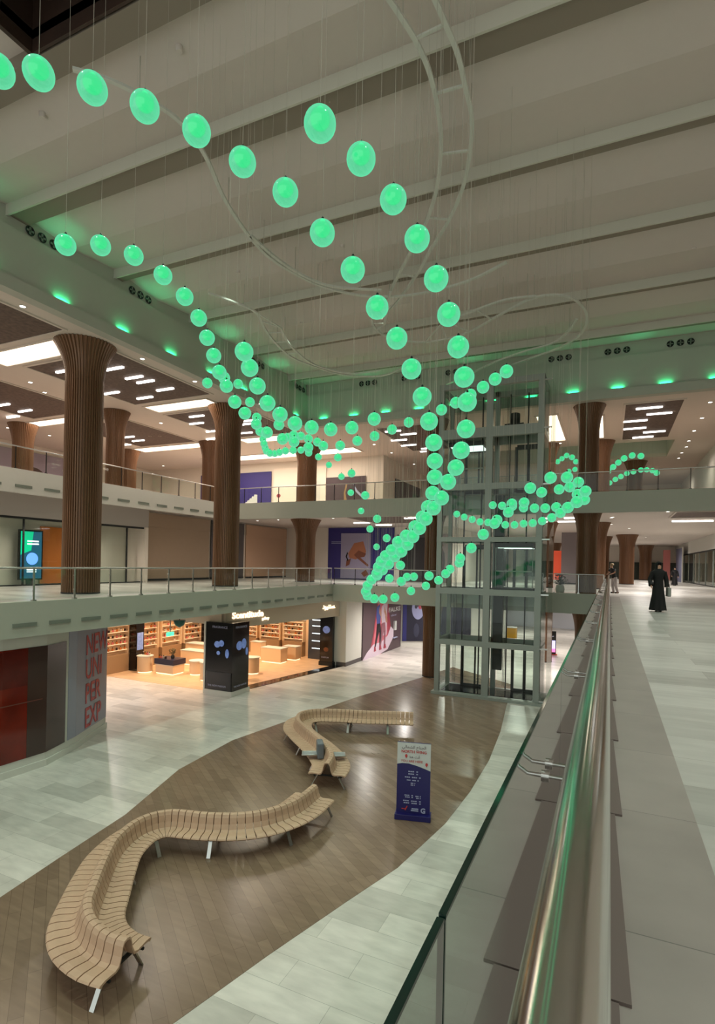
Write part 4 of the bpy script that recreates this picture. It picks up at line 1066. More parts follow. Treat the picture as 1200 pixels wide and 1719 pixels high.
x, y = at0(480, 1108); counter(x+.2, y+.4, 1.0, .7, .9, 'taupe-fronted counter before the showcase')
x, y = at0(424, 1106); counter(x, y+.6, .8, .6, 1.1, 'upright cream counter before the end-wall shelving')
c1 = a.lerp(b, .16); c2 = b + u*.3
struct('floor_threshold', MB().prism([(c1+nr*.42)[:2], (c2+nr*.42)[:2], (c2-nr*.25)[:2], (c1-nr*.25)[:2]], 0, .018), mat('black_granite', S(24, 22, 24), .08))
# green exit sign and camera under the balcony edge
p = P(286, 1042, 'x', -16.4)
t = thing('exit_sign', 'small green lit exit sign hanging under the balcony edge', 'sign', (p.x, p.y, 3.35))
MB().box(-.02, .02, -.2, .2, 0, .16).build('housing', mat('exit_green', (.1, .8, .4), .5, 0, 1.5, (.1, .9, .45)), t); MB().box(-.01, .01, -.02, .02, .16, 1.15).build('hanger', M_steel, t)
text_obj('EXIT', .12, M_sw, (.022, -.15, .035), (0,1,0), (0,0,1), t, 'lettering', .002)
t = thing('hanging_bell_lamp', 'small dark green dome hanging under the balcony edge above the exit sign', 'dome', (p.x+.4, p.y+.1, 3.72))
MB().lathe([(.03, 0), (.18, .1), (.24, .26), (.24, .3)], 18).build('dome', mat('teal_dome', S(36, 92, 84), .3), t, smooth=True); MB().lathe([(.02, .3), (.02, .78)], 8).build('stem', M_dark, t)
# striped dark wall end near the hoarding
struct('wall_shop_side', MB().box(-25.9, -25.2, 21.3, 21.7, 0, 4.5), M_white)

# ================================================================== POSTERS
def hoarding(name, label, cat, origin, u, w, h, m, t_=.08):
    t = thing(name, label, cat, (0,0,0)); B = Board(origin, u, w, h, t); B.base(m, 'panel', t_); return B
# FALKE running poster on the ground floor (faces +x)
B = hoarding('running_poster', 'pink and charcoal hoarding of runners with FALKE lettering on the ground floor', 'poster', (-14.88, 33.45, .0), (0,1,0), 7.3, 4.3, mat('charcoal_mauve', S(84, 66, 72), .5, noise=.15, nscale=1))
pink = mat('pink_glow_print', S(206, 110, 124), .5, noise=.2, nscale=1.2); pale = mat('pale_lilac_print', S(214, 196, 212), .5)
redp = mat('deep_red_print', S(160, 62, 78), .5)
B.shape([(.14,0),(.24,.35),(.30,.7),(.36,1),(.62,1),(.66,.6),(.72,.35),(.60,.1),(.45,0)], redp); B.shape([(.20,.0),(.28,.42),(.34,.8),(.40,.97),(.58,.97),(.60,.5),(.62,.2),(.45,0)], pink)
B.shape([(0,0),(.1,.1),(.25,.2),(.45,.2),(.62,.28),(.7,.42),(.78,.35),(.78,.22),(.62,.04),(.4,0)], pale); B.shape([(.46,.3),(.5,1),(.60,1),(.58,.3)], pale)
def runner(B, x, s, top, leg, skin):
    B.ell(x+.01*s, .88, .018*s, .042, skin); B.shape([(x-.045*s,.8),(x+.03*s,.84),(x+.055*s,.7),(x+.045*s,.5),(x-.035*s,.5),(x-.055*s,.66)], top)
    B.shape([(x+.02*s,.8),(x+.09*s,.66),(x+.12*s,.52),(x+.09*s,.51),(x+.06*s,.62),(x+.01*s,.7)], skin)
    B.shape([(x-.035*s,.52),(x+.045*s,.52),(x+.03*s,.4),(x-.02*s,.28),(x-.06*s,.14),(x-.085*s,.15),(x-.05*s,.32)], leg); B.shape([(x-.01*s,.52),(x+.045*s,.52),(x+.07*s,.38),(x+.065*s,.14),(x+.04*s,.14),(x+.035*s,.36)], leg)
    B.shape([(x-.1*s,.08),(x-.05*s,.08),(x-.065*s,.15),(x-.09*s,.16)], redp); B.shape([(x+.03*s,.08),(x+.09*s,.08),(x+.07*s,.15),(x+.04*s,.15)], redp)
skin = mat('print_skin', S(186, 140, 120), .5)
runner(B, .36, 1.0, mat('blue_shirt_print', S(70, 84, 150), .5), mat('black_leg_print', S(34, 30, 36), .5), skin); runner(B, .48, .9, pale, mat('mauve_leg_print', S(150, 100, 112), .5), skin)
B.k = 30; B.text('FALKE', .585, .68, .46, M_sw, sx=2.0, bold=.012); B.text('erfahren seit', .66, .60, .22, M_lb)
B.shape([(.78,.34),(.83,.34),(.83,.50),(.78,.50)], M_sw); B.shape([(.76,.2),(.86,.2),(.86,.215),(.76,.215)], M_lb)
struct('wall_poster', MB().box(-15.3, -14.99, 33.4, 40.9, 0, 4.5), M_white)
# navy cap poster, angled beyond
a2 = Vector((-14.9, 40.9, 0)); b2 = Vector((-7.5, 45.6, 0)); u2 = (b2-a2).normalized()
wl2 = MB().obox((a2+b2)/2+Vector((0,0,2.25))-u2.cross(Vector((0,0,1)))*.15, u2*(b2-a2).length/2, u2.cross(Vector((0,0,1)))*.12, (0,0,2.25)); struct('wall_angled', wl2, M_white)
B = hoarding('face_poster', 'dark navy hoarding with a pale shaded face beyond the runners', 'poster', a2+Vector((0,0,.42))+u2*.1+u2.cross(Vector((0,0,1)))*.06, u2, 5.6, 3.9, mat('midnight_print', S(22, 22, 44), .5), .04)
B.shape([(0,0),(.06,0),(.055,1),(0,1)], mat('royal_print', S(36, 38, 104), .5)); fm = mat('pale_blue_face', S(136, 140, 176), .5); fd = mat('face_dark', S(44, 44, 60), .5)
B.ell(.22, .66, .09, .22, fm); B.ell(.22, .82, .07, .12, fd); B.ell(.19, .7, .02, .04, fd); B.ell(.25, .7, .025, .05, redp); B.ell(.2, .22, .04, .14, mat('faint_hand', S(46, 48, 70), .5))
# first floor: hoardings along the balcony wall
def wallboard(y0, y1, m, label, x=-26.95, z0=F1+.02, z1=9.5, cat='hoarding'):
    t = thing('shop_hoarding', label, cat, (0,0,0)); MB().box(x-.02, x+.06, y0, y1, z0, z1-.9).build('panel', m, t)
    MB().box(x-.02, x+.09, y0, y1, z1-.9, z1-.02).build('header_panel', m, t); MB().box(x+.06, x+.09, y0, y1, z0, z0+.12).build('skirting', M_dark, t); return t
wallboard(24.9, 32.2, M_beige, 'wide beige hoarding between the two tall columns')
wallboard(32.4, 36.4, M_greyb, 'dark grey hoarding behind the second tall column')
wallboard(36.7, 42.8, mat('tan_hoarding', S(190, 156, 130), .7), 'tan hoarding between the second tall column and the navy wall')
B = hoarding('shop_hoarding', 'navy hoarding beside the middle-floor column carrying small white lettering', 'hoarding', (-22.6, 42.88, F1+.02), (1,0,0), 6.2, 4.45, M_blue)
B.shape([(.05,.72),(.3,.72),(.3,.73),(.05,.73)], M_lb); B.shape([(.05,.69),(.22,.69),(.22,.70),(.05,.70)], M_lb)
p0 = P(572, 970, 'y', 42.9); p1 = P(622, 970, 'y', 42.9)
B = hoarding('handbag_poster', 'lilac poster of a tan leather bag on the navy wall', 'poster', (p0.x, 42.80, F1+.1), (1,0,0), p1.x-p0.x, 3.9, mat('lilac_poster', S(150, 142, 168), .5), .05)
tan = mat('tan_leather_print', S(166, 104, 74), .5); tan2 = mat('dark_tan_print', S(120, 68, 48), .5)
B.shape([(.25,.55),(.45,.78),(.75,.82),(.85,.6),(.8,.5),(.5,.42),(.3,.45)], tan); B.shape([(.45,.52),(.6,.62),(.85,.55),(.8,.48),(.55,.45)], tan2); B.shape([(.5,.48),(.6,.5),(.95,.3),(.9,.27)], tan2); B.shape([(.2,.4),(.35,.44),(.3,.3),(.18,.26)], tan2); B.shape([(.22,.58),(.17,.48),(.24,.38),(.27,.4),(.21,.48),(.25,.56)], M_black); B.shape([(.7,.12),(.85,.2),(.95,.1),(.8,.04)], tan2)
B = hoarding('dark_shopfront', 'dark charcoal shopfront panel between the handbag poster and the lift', 'shopfront', (-15.9, 42.9, F1+.02), (1,0,0), 2.6, 4.0, mat('charcoal_front', S(66, 62, 62), .4))
B.shape([(.06,.05),(.48,.05),(.48,.9),(.06,.9)], mat('front_glass_dark', S(50, 48, 50), .15)); B.shape([(.54,.05),(.94,.05),(.94,.9),(.54,.9)], MATS['front_glass_dark'])
B = hoarding('figure_poster', 'mauve poster with a thin dark figure beside the lift column', 'poster', (-13.1, 42.82, F1+.02), (1,0,0), 1.55, 3.9, mat('mauve_print', S(170, 148, 152), .5), .05)
B.shape([(.4,.1),(.5,.45),(.42,.55),(.55,.72),(.68,.6),(.72,.4),(.62,.1),(.56,.35)], mat('figure_print', S(84, 74, 82), .5)); B.ell(.56, .76, .06, .03, tan2)
# first floor left: glass shopfront with screen and orange door
t = thing('glass_shopfront', 'clear glass shopfront with thin dark mullions at the near end of the balcony', 'shopfront', (0,0,0))
for y0 in (8.0, 12.6, 17.2, 20.6, 23.4):
    MB().box(-25.63, -25.55, y0-.03, y0+.03, F1, 8.35).build('mullion', M_dark, t)
for y0, y1 in ((8.0, 12.6), (12.6, 17.2), (17.2, 20.6), (20.6, 23.4)):
    MB().box(-25.60, -25.585, y0+.03, y1-.03, F1+.05, 8.3).build('glass_pane', M_glass, t)
MB().box(-25.65, -25.5, 4, 24.8, 8.3, 8.4).build('head_rail', M_dark, t); MB().box(-25.62, -25.54, 4, 24.8, F1, F1+.06).build('sill_rail', M_dark, t)
struct('trim_11', MB().box(-26.9, -25.4, -10, 24.85, 8.4, 9.6), mat('grey_bulkhead', S(170, 164, 158), .6))
struct('wall_return', MB().box(-26.9, -25.4, 24.6, 24.85, F1, 8.4), M_wall)
q = P(55, 946, 'x', -26.3)
t = thing('advert_screen', 'green and blue advertising screen behind the glass shopfront', 'screen', (-26.5, q.y, F1))
MB().box(-.05, .06, -.62, .62, .25, 2.75).build('casing', M_dark, t); MB().box(-.03, .03, -.2, .2, 0, .26).build('foot', M_dark, t)
M_scr = mat('screen_glow', S(20, 60, 90), .3, 0, .9, S(30, 90, 110), noise=.5, nscale=2.5); M_scg = mat('screen_green', (.0, .6, .3), .3, 0, .8, (.0, .5, .25)); M_scb = mat('screen_blue', (.1, .3, 1), .3, 0, 1.2, (.15, .35, 1)); M_scw = mat('screen_white', (1,1,1), .3, 0, 1.2, (.9, 1, 1))
B = Board((.062, -.55, .32), (0,1,0), 1.1, 2.35, t); B.shape([(0,0),(1,0),(1,1),(0,1)], M_scr, 'display'); B.shape([(0,.5),(.5,.6),(.6,1),(0,1)], M_scg, 'display'); B.ell(.55, .42, .28, .13, M_scb, 'display')
B.shape([(.3,.78),(.85,.78),(.85,.81),(.3,.81)], M_scw, 'display'); B.shape([(.3,.72),(.85,.72),(.85,.75),(.3,.75)], M_scw, 'display'); B.shape([(.3,.17),(.75,.17),(.75,.2),(.3,.2)], M_scw, 'display'); B.shape([(.3,.13),(.75,.13),(.75,.15),(.3,.15)], M_scw, 'display')
q = P(92, 946, 'x', -26.9)
t = thing('orange_door', 'orange door panel behind the glass shopfront beside the nearest tall column', 'door', (-26.9, q.y, F1)); MB().box(-.06, .04, -.85, .85, .02, 3.0).build('leaf', mat('orange_paint', S(214, 118, 44), .5), t); MB().box(.04, .1, .55, .6, 1.0, 1.4).build('handle', M_steel, t)
# second floor posters
p0 = P(0, 760, 'x', -39.95)
B = hoarding('shop_hoarding', 'lilac grey hoarding with a woman wearing sunglasses on the upper floor', 'poster', (-39.9, 17.5, F2+.02), (0,1,0), 14.0, 4.2, mat('lilac_hoarding', S(170, 152, 170), .5))
q = P(55, 776, 'x', -39.9); cxx = (q.y-17.5)/14.0; hair = mat('brown_hair_print', S(80, 52, 44), .5)
B.ell(cxx, .42, .095, .32, hair); B.ell(cxx-.005, .42, .062, .25, mat('face_print', S(212, 180, 164), .5)); B.shape([(cxx-.06,.48),(cxx+.055,.5),(cxx+.05,.40),(cxx-.05,.38)], hair, 'sunglasses_print'); B.shape([(cxx-.12,0),(cxx+.16,0),(cxx+.08,.16),(cxx-.05,.16)], mat('dress_print', S(150, 110, 130), .5))
B = hoarding('shop_hoarding', 'navy hoarding with white brushed marks on the upper floor', 'hoarding', (-34.0, 39.38, F2+.02), (1,0,0), 7.6, 4.0, M_blue)
for k in range(5): B.k = k; B.shape([(.55+.05*k,.1+.05*k),(.62+.05*k,.1+.05*k),(.70+.03*k,.35+.04*k),(.66+.03*k,.36+.04*k)], M_sw, 'brush_mark')
B = hoarding('shop_hoarding', 'white paper-covered hoarding on the upper floor between two columns', 'hoarding', (-26.1, 39.38, F2+.02), (1,0,0), 5.0, 4.2, mat('cream_hoard', S(228, 216, 204), .6))
B.shape([(.55,0),(.9,0),(.9,.72),(.55,.72)], M_white, 'door_print'); B.ell(.1, .45, .04, .04, redp)
p0 = P(548, 800, 'y', 39.4); p1 = P(614, 800, 'y', 39.4)
B = hoarding('branch_poster', 'dark plum poster with a golden vertical branch on the upper back wall', 'poster', (p0.x, 39.38, F2+.02), (1,0,0), p1.x-p0.x, 3.2, mat('plum_print', S(74, 62, 68), .35, noise=.4, nscale=1.4), .05)
gold = mat('gold_branch_print', S(150, 122, 84), .5); B.shape([(.46,.0),(.56,.0),(.54,.4),(.50,.6),(.55,.82),(.51,.83),(.46,.6),(.47,.35)], gold); B.shape([(0,.12),(.45,.06),(.45,.08),(.05,.16)], M_lb); B.shape([(.05,.2),(.35,.13),(.38,.15),(.1,.24)], M_lb); B.shape([(.7,.82),(.8,.65),(.95,.5),(.9,.48),(.76,.62)], M_lb)
p0 = P(667, 800, 'x', -16.05)
B = hoarding('shop_hoarding', 'dark plum poster on the receding upper wall beside the lift column', 'poster', (-16.0, 42.0, F2+.02), (0,1,0), 6.5, 3.3, MATS['plum_print'])
B.shape([(.1,.2),(.8,.1),(.8,.14),(.15,.26)], M_lb); B.shape([(.2,.3),(.7,.36),(.7,.4)], M_lb)
B = hoarding('shop_hoarding', 'white hoarding on the receding upper wall beyond the plum poster', 'hoarding', (-16.0, 49.0, F2+.02), (0,1,0), 9, 4.2, M_white)
B.shape([(.0,0),(.02,0),(.02,1),(0,1)], M_dsteel, 'seam')

# ================================================================== FIRST-FLOOR CONCOURSE, RIGHT SIDE
t = thing('glass_shopfront', 'long clear glass shopfront lining the walkway beyond the black-robed woman', 'shopfront', (0,0,0))
for k in range(13):
    y0 = 31 + k*4.0; MB().box(7.96, 8.06, y0-.05, y0+.05, F1, 8.3).build('mullion', M_dsteel, t)
    MB().box(8.0, 8.015, y0+.05, y0+3.95, F1+.06, 8.25).build('glass_pane', M_glass, t)
MB().box(7.95, 8.07, 30.9, 83, 8.2, 8.32).build('head_rail', M_dark, t); MB().box(7.96, 8.06, 30.9, 83, F1, F1+.07).build('sill_rail', M_dark, t)
struct('trim_12', MB().box(7.9, 8.3, 30, 84, 8.32, 9.6), M_white)
struct('wall_shop_interior', MB().box(12.5, 12.8, 28, 84, F1, 9.6), mat('tan_interior', S(180, 140, 104), .6, noise=.2, nscale=.6))
struct('wall_shop_divider', MB().box(8.3, 12.5, 68, 68.2, F1, 9.6), M_wall)
for i, y in enumerate((46, 52, 58, 64)):
    t = thing('display_shelves', 'tan display shelving inside the walkway shop, %s from the atrium' % ORD[i], 'shelving unit', (11.6, y, F1), 0, 'shelving in the walkway shop')
    MB().box(0, .5, -1.5, 1.5, 0, .3).build('base', M_cab, t); MB().box(.42, .5, -1.5, 1.5, .3, 2.6).build('back_panel', M_cab, t)
    for z in (.8, 1.3, 1.8, 2.3): MB().box(0, .42, -1.5, 1.5, z, z+.04).build('shelf', M_shelf, t)
for x, y in ((10.3, 40), (10.3, 50), (10.3, 60), (10.3, 72), (10.3, 80)): spot(x, y, 9.3, 220, WARM, 150)
p = P(1190, 901, 'x', 7.7)
t = thing('ceiling_projector', 'black and white projector mounted high on the shop wall by the walkway', 'projector', (7.6, min(p.y, 47), 7.95+.35), 0)
MB().box(-.25, .25, -.4, .4, 0, .35).build('body', M_black, t); MB().box(.25, .3, -.3, .3, .05, .3).build('mount', M_steel, t); MB().box(-.26, -.25, -.3, .3, .05, .3).build('lens_panel', M_sw, t)
# grey partition and red panel near the plant
p0 = P(946, 900, 'y', 50); p1 = P(968, 900, 'y', 50)
t = thing('grey_partition', 'tall mauve-grey partition beside the column behind the potted plant', 'partition', (p0.x+.6, 50, F1)); MB().box(-.75, .75, -.1, .1, 0, 4.4).build('panel', mat('mauve_grey', S(112, 102, 104), .6), t); MB().box(-.8, .8, -.14, .14, 0, .1).build('foot', M_dark, t)
p0 = P(936, 930, 'y', 52)
t = thing('red_banner', 'orange-red banner panel behind the potted plant', 'banner', (p0.x, 52, F1)); MB().box(-.45, .55, -.03, .03, .3, 2.9).build('panel', mat('orange_red', S(226, 84, 52), .5, 0, .25, S(226, 84, 52)), t); MB().box(-.5, .6, -.05, .05, 0, .3).build('foot', M_white, t); MB().box(.55, 1.1, -.03, .03, .3, 2.9).build('side_panel', mat('lilac_side', S(190, 160, 180), .5), t)
struct('wall_far_green', MB().box(-11.5, 12.5, 83.6, 83.9, F1, 7.4), mat('dark_green_front', S(58, 66, 56), .5))
t = thing('blue_banner', 'tall blue-grey banner at the far end of the shopfronts', 'banner', (7.4, 74, F1)); MB().box(-.05, .05, -3, 3, 0, 3.9).build('panel', mat('slate_blue', S(90, 92, 112), .5), t); MB().box(-.06, .06, -3.2, -3, 0, 4.0).build('edge', M_white, t)
t = thing('pink_banner', 'pink shop banner at the far end of the concourse', 'banner', (6.6, 80, F1)); MB().box(-.4, .4, -.05, .05, 0, 3.9).build('panel', mat('shop_pink', S(214, 130, 126), .5), t); MB().box(-.44, .44, -.07, .07, 0, .1).build('foot', M_white, t)

# potted plant on the balcony by the lift
p = P(940, 975, 'y', 30.75)
t = thing('potted_plant', 'dark leafy plant in a pale grey pot on the balcony beside the lift', 'plant', (p.x, 30.75, F1))
MB().lathe([(.15, 0), (.21, .12), (.235, .28), (.2, .46), (.17, .5)], 26).build('pot', mat('pale_pot', S(170, 172, 160), .4), t, smooth=True)
lf = MB()
for k in range(110):
    a_ = random.uniform(0, 2*PI); el = random.uniform(.1, 1.4); r_ = random.uniform(.25, .62)
    d = Vector((math.cos(a_)*math.cos(el), math.sin(a_)*math.cos(el), math.sin(el)))
    c_ = Vector((0,0,.5)); e_ = c_ + d*r_; sd = d.cross(Vector((0,0,1))).normalized()*.05
    m1 = c_ + d*r_*.7
    lf.add([m1, m1.lerp(e_, .5)+sd, e_+Vector((0,0,-.05)), m1.lerp(e_, .5)-sd, m1.lerp(e_, .5)+Vector((0,0,.02))], [(0,1,4),(1,2,4),(2,3,4),(3,0,4)])
    lf.tube([c_, m1], .005, 3, caps=False)
lf.build('foliage', mat('leaf_green', S(34, 52, 34), .5, noise=.4, nscale=12), t)
rd = MB()
for k in range(14):
    a_ = random.uniform(0, 2*PI); rd.lathe([(.01, -.04), (.05, 0), (.01, .04)], 8, c=(.18*math.cos(a_)*random.random()*1.6, .18*math.sin(a_), random.uniform(.85, 1.08)))
rd.build('flowers', mat('dull_red_flower', S(92, 42, 36), .6), t)
# ground floor seen under the balcony: kiosk, yellow desk
p = P(925, 1099, 'z', 0)
t = thing('screen_kiosk', 'black freestanding kiosk with a pink and blue screen near the lift foot', 'kiosk', (p.x, p.y, 0), .2)
MB().box(-.32, .32, -.06, .06, .0, 1.75).build('casing', M_black, t); MB().box(-.4, .4, -.2, .2, 0, .06).build('foot', mat('kiosk_red', S(190, 70, 50), .5), t)
B = Board((-.27, -.065, .2), (1,0,0), .54, 1.45, t); B.shape([(0,0),(1,0),(1,.6),(0,.6)], mat('screen_lilac', (.6,.5,1), .4, 0, 1.2, (.55, .55, 1)), 'display'); B.shape([(0,0),(1,0),(1,.18),(0,.18)], mat('screen_pink', (1,.2,.5), .4, 0, 1.2, (1, .2, .5)), 'display'); B.shape([(.1,.75),(.8,.8),(.8,.84),(.1,.79)], M_lb, 'display')
p = P(854, 1073, 'z', 0)
t = thing('yellow_desk', 'yellow service desk far behind the lift', 'desk', (p.x, p.y, 0)); MB().box(-.65, .65, -.4, .4, 0, 1.05).build('body', mat('amber_yellow', S(226, 168, 52), .5), t); MB().box(-.7, .7, -.45, .45, 1.05, 1.1).build('desk_top', M_white, t)
t = thing('white_shopfront', 'bright white shopfront far behind the lift on the ground floor', 'shopfront', (-6, 62, 0)); MB().box(-7, 4.0, 0, .3, 0, 3.8).build('panel', mat('cool_white_front', S(196, 198, 206), .5), t); MB().box(-1, 0, -.02, 0, .0, 2.6).build('door_leaf', M_dsteel, t)

# ================================================================== PEOPLE
M_abaya = mat('black_cloth', S(12, 11, 13), .8); M_skin = mat('skin', S(196, 150, 124), .5); M_shoe2 = mat('shoe_dark', S(40, 34, 32), .5)
def body(t, h, arms, legs, lean=0, m=M_skin):
    """one continuous skinned figure; joints given in units of body height"""
    J = {}; V = []; R = []; E = []
    def v(n_, p, r, par=None):
        J[n_] = len(V); V.append(Vector(p)*h); R.append(r*h)
        if par: E.append((J[par], J[n_]))
    v('pelvis', (0, 0, .53), .075); v('waist', (0, lean*.05, .62), .062, 'pelvis'); v('chest', (0, lean*.12, .74), .078, 'waist'); v('neck', (0, lean*.2, .83), .03, 'chest'); v('jaw', (0, lean*.2-.01, .875), .038, 'neck'); v('skull', (0, lean*.2, .94), .052, 'jaw'); v('nose', (0, lean*.2-.052, .915), .009, 'jaw')
    for s, nm in ((-1, 'a'), (1, 'b')):
        v('hip'+nm, (s*.05, 0, .50), .055, 'pelvis'); k, f_ = legs[nm]
        v('knee'+nm, k, .034, 'hip'+nm); v('ankle'+nm, f_, .02, 'knee'+nm); v('toe'+nm, (f_[0], f_[1]-.07, max(.012, f_[2]-.025)), .016, 'ankle'+nm)
        v('sh'+nm, (s*.098, lean*.14, .795), .028, 'chest'); e_, w_ = arms[nm]
        v('el'+nm, e_, .024, 'sh'+nm); v('wr'+nm, w_, .016, 'el'+nm)
        d = (Vector(w_)-Vector(e_)).normalized(); sd = Vector((s*.5, -.8, 0)).normalized()
        v('palm'+nm, Vector(w_)+d*.03, .017, 'wr'+nm)
        for q in range(4):
            o_ = sd*(q-1.5)*.011; b_ = Vector(w_)+d*.05+o_
            v('f%d%s' % (q, nm), b_, .0058, 'palm'+nm); v('g%d%s' % (q, nm), b_+d*(.02+.004*(q in (1,2)))+Vector((-s*.006,-.004,0)), .005, 'f%d%s' % (q, nm))
        b_ = Vector(w_)+d*.022+sd*.024; v('t0'+nm, b_, .006, 'palm'+nm); v('t1'+nm, b_+d*.018+sd*.006, .005, 't0'+nm)
    me = bpy.data.meshes.new('body'); me.from_pydata(V, E, []); o = bpy.data.objects.new('body', me); C.objects.link(o); o.parent = t; me.materials.append(m)
    sk = o.modifiers.new('skin', 'SKIN'); sk.use_smooth_shade = True
    for i, r in enumerate(R): me.skin_vertices[0].data[i].radius = (r, r)
    me.skin_vertices[0].data[0].use_root = True
    ss = o.modifiers.new('sub', 'SUBSURF'); ss.levels = 1; ss.render_levels = 1
    return o
def ring(c, rx, ry, n, fold=0, ph=0, k=9):
    return [Vector((c[0]+rx*math.cos(2*PI*i/n)*(1+fold*math.sin(k*2*PI*i/n+ph)), c[1]+ry*math.sin(2*PI*i/n)*(1+fold*math.sin(k*2*PI*i/n+ph)), c[2])) for i in range(n)]
def loft(rings, caps=(False, True)):
    n = len(rings[0]); v = [p for r in rings for p in r]; f = []
    for i in range(len(rings)-1):
        for k in range(n): f.append((i*n+k, i*n+(k+1) % n, (i+1)*n+(k+1) % n, (i+1)*n+k))
    if caps[0]: f.append(tuple(range(n-1, -1, -1)))
    if caps[1]: f.append(tuple((len(rings)-1)*n+k for k in range(n)))
    return MB().add(v, f)
def robed(loc, rz, h, label, stride=.08):
    t = thing('person', label, 'person', loc, rz)
    arms = {'a': ((-.155, .01, .64), (-.15, -.06, .52)), 'b': ((.15, .02, .64), (.16, .0, .49))}
    legs = {'a': ((-.05, -.03, .27), (-.05, -stride, .035)), 'b': ((.05, .01, .27), (.05, stride, .04))}
    body(t, h, arms, legs)
    n = 40; H = h
    rs = [ring((0, .01*H, .035*H), .155*H, .15*H, n, .09, 0, 8), ring((0, .01*H, .15*H), .14*H, .13*H, n, .08, .4, 8), ring((0, .0, .35*H), .115*H, .098*H, n, .05, .8, 8), ring((0, 0, .53*H), .098*H, .08*H, n, .03, 1, 7), ring((0, 0, .64*H), .088*H, .07*H, n, .02, 1, 6), ring((0, 0, .74*H), .10*H, .075*H, n, .01), ring((0, 0, .80*H), .128*H, .066*H, n), ring((0, 0, .832*H), .085*H, .055*H, n), ring((0, 0, .85*H), .035*H, .035*H, n)]
    loft(rs).build('robe', M_abaya, t, smooth=True)
    for s, nm in ((-1, 'a'), (1, 'b')):
        e_, w_ = arms[nm]; sh_ = Vector((s*.10, 0, .79))*H; e_ = Vector(e_)*H; w_ = Vector(w_)*H
        MB().tube([sh_, sh_.lerp(e_, .5), e_, e_.lerp(w_, .6), w_+Vector((0,0,.01))], [.047*H, .045*H, .042*H, .043*H, .05*H], 14).build('sleeve', M_abaya, t, smooth=True)
    # head scarf: hood open at the face, draped over the shoulders
    v = []; f = []; rows = [(.80,.105,.07,1),(.835,.075,.062,1),(.87,.058,.06,.0),(.90,.058,.062,.0),(.93,.06,.066,.0),(.965,.055,.062,.0),(.99,.04,.045,1),(1.005,.012,.014,1)]
    n = 32
    for z, rx, ry, full in rows:
        for i in range(n):
            a_ = 2*PI*i/n; face = (not full) and abs(((a_-1.5*PI+PI) % (2*PI))-PI) < .55
            k_ = .72 if face else 1.0
            v.append((rx*math.cos(a_)*H, (ry*math.sin(a_)*k_+.004)*H, z*H))
    for r in range(len(rows)-1):
        for i in range(n):
            a_ = 2*PI*(i+.5)/n; face = abs(((a_-1.5*PI+PI) % (2*PI))-PI) < .5
            if face and not (rows[r][3] or rows[r+1][3]): continue
            if face and r == 1 and False: continue
            f.append((r*n+i, r*n+(i+1) % n, (r+1)*n+(i+1) % n, (r+1)*n+i))
    MB().add(v, f).build('headscarf', M_abaya, t, smooth=True)
    for s in (-1, 1):
        MB().lathe([(.006*H, -.003*H), (.006*H, .003*H)], 8, c=(s*.018*H, -.047*H, .925*H)).build('eye', M_black, t)
        fy = legs['a' if s < 0 else 'b'][1]
        MB().box(s*.05*H-.022*H, s*.05*H+.022*H, fy[1]*H-.085*H, fy[1]*H+.03*H, 0.002, .035*H).build('shoe', M_shoe2, t, bevel=.012)
    return t
p = P(1104, 1027, 'z', F1)
w1 = robed((p.x, p.y, F1), .25, 1.68, 'person in black robe and headscarf walking towards us on the walkway')
hb = thing('handbag', 'pale grey bag hanging at the side of the nearest black-robed walker', 'bag', (p.x+.30, p.y+.02, F1+.52), .25)
MB().box(-.05, .05, -.12, .12, 0, .3).build('bag_body', mat('bag_grey', S(150, 150, 146), .5), hb, bevel=.02); MB().tube([(0,-.08,.3),(0,-.06,.4),(0,0,.45),(0,.06,.4),(0,.08,.3)], .008, 6).build('strap', M_dark, hb)
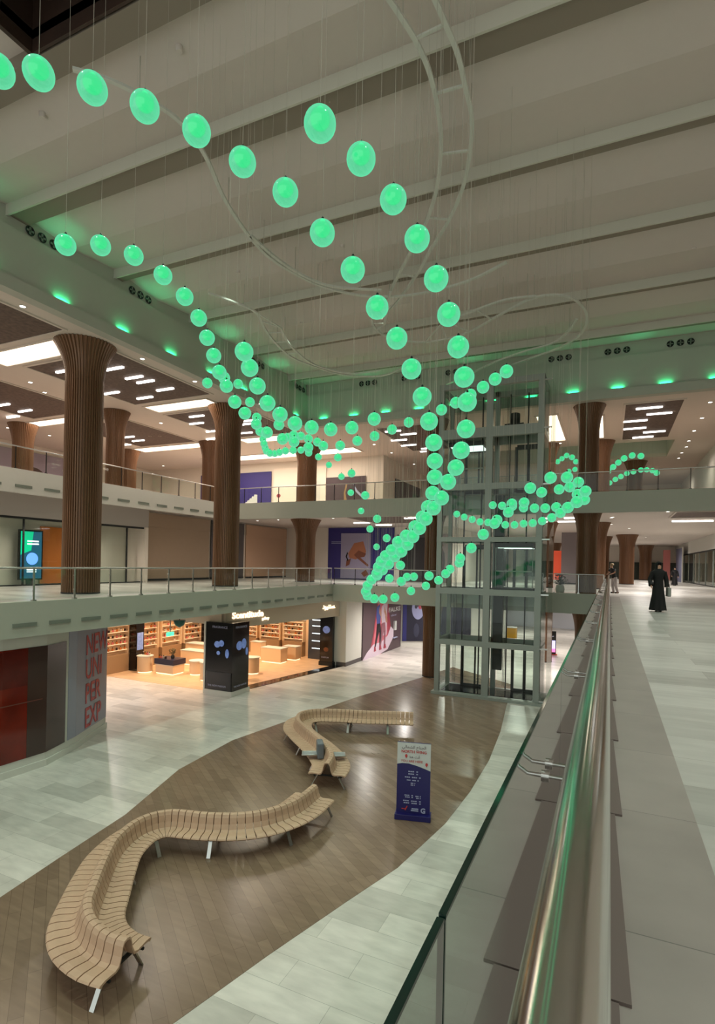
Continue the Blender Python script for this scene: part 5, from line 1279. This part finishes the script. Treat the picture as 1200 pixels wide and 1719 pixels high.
p = P(1132, 983, 'z', F1)
robed((p.x, p.y, F1), .1, 1.66, 'person in black robe farther along the walkway near the shop glass')
for i, (px, py) in enumerate(((947, 1050), (958, 1043), (966, 1046))):
    p = P(px, py, 'z', 0); robed((p.x, p.y, 0), .3*i, 1.66, 'distant person in black robe on the ground floor, %s from the lift' % ORD[i])
# person leaning on the corner railing
p = P(1034, 996, 'z', F1)
t = thing('person', 'person in black T-shirt and pale trousers leaning on the railing corner', 'person', (p.x-.12, p.y, F1), -.93)
body(t, 1.72, {'a': ((-.14, -.07, .69), (-.09, -.17, .64)), 'b': ((.14, -.07, .69), (.09, -.17, .64))}, {'a': ((-.05, -.02, .27), (-.05, .03, .03)), 'b': ((.06, .02, .27), (.07, .10, .03))}, lean=-.5)
H = 1.72
loft([ring((0, -.01, .50*H), .095*H, .075*H, 28), ring((0, -.02*H, .62*H), .085*H, .068*H, 28), ring((0, -.06*H, .74*H), .1*H, .072*H, 28), ring((0, -.08*H, .80*H), .108*H, .06*H, 28), ring((0, -.09*H, .84*H), .045*H, .04*H, 28)]).build('shirt', M_abaya, t, smooth=True)
for s in (-1, 1):
    MB().tube([(s*.095*H, -.07*H, .80*H), (s*.13*H, -.09*H, .73*H)], [.045*H, .042*H], 12).build('sleeve', M_abaya, t, smooth=True)
    k_ = (-.02 if s < 0 else .02)*H; f_ = (.03 if s < 0 else .10)*H
    MB().tube([(s*.048*H, 0, .53*H), (s*.05*H, k_, .27*H), (s*.055*H, f_, .05*H)], [.066*H, .048*H, .036*H], 14).build('trouser_leg', mat('pale_trousers', S(170, 160, 158), .7), t, smooth=True)
    MB().box(s*.06*H-.04, s*.06*H+.04, f_-.17, f_+.06, .002, .08).build('shoe', M_shoe2, t, bevel=.02)
pr = [(.058*H*math.sin(PI*i/12)+1e-4, -.06*H*math.cos(PI*i/12)) for i in range(4, 13)]
MB().lathe(pr, 20, c=(0, -.09*H, .945*H)).build('hair', mat('light_hair', S(150, 130, 96), .6), t, smooth=True)
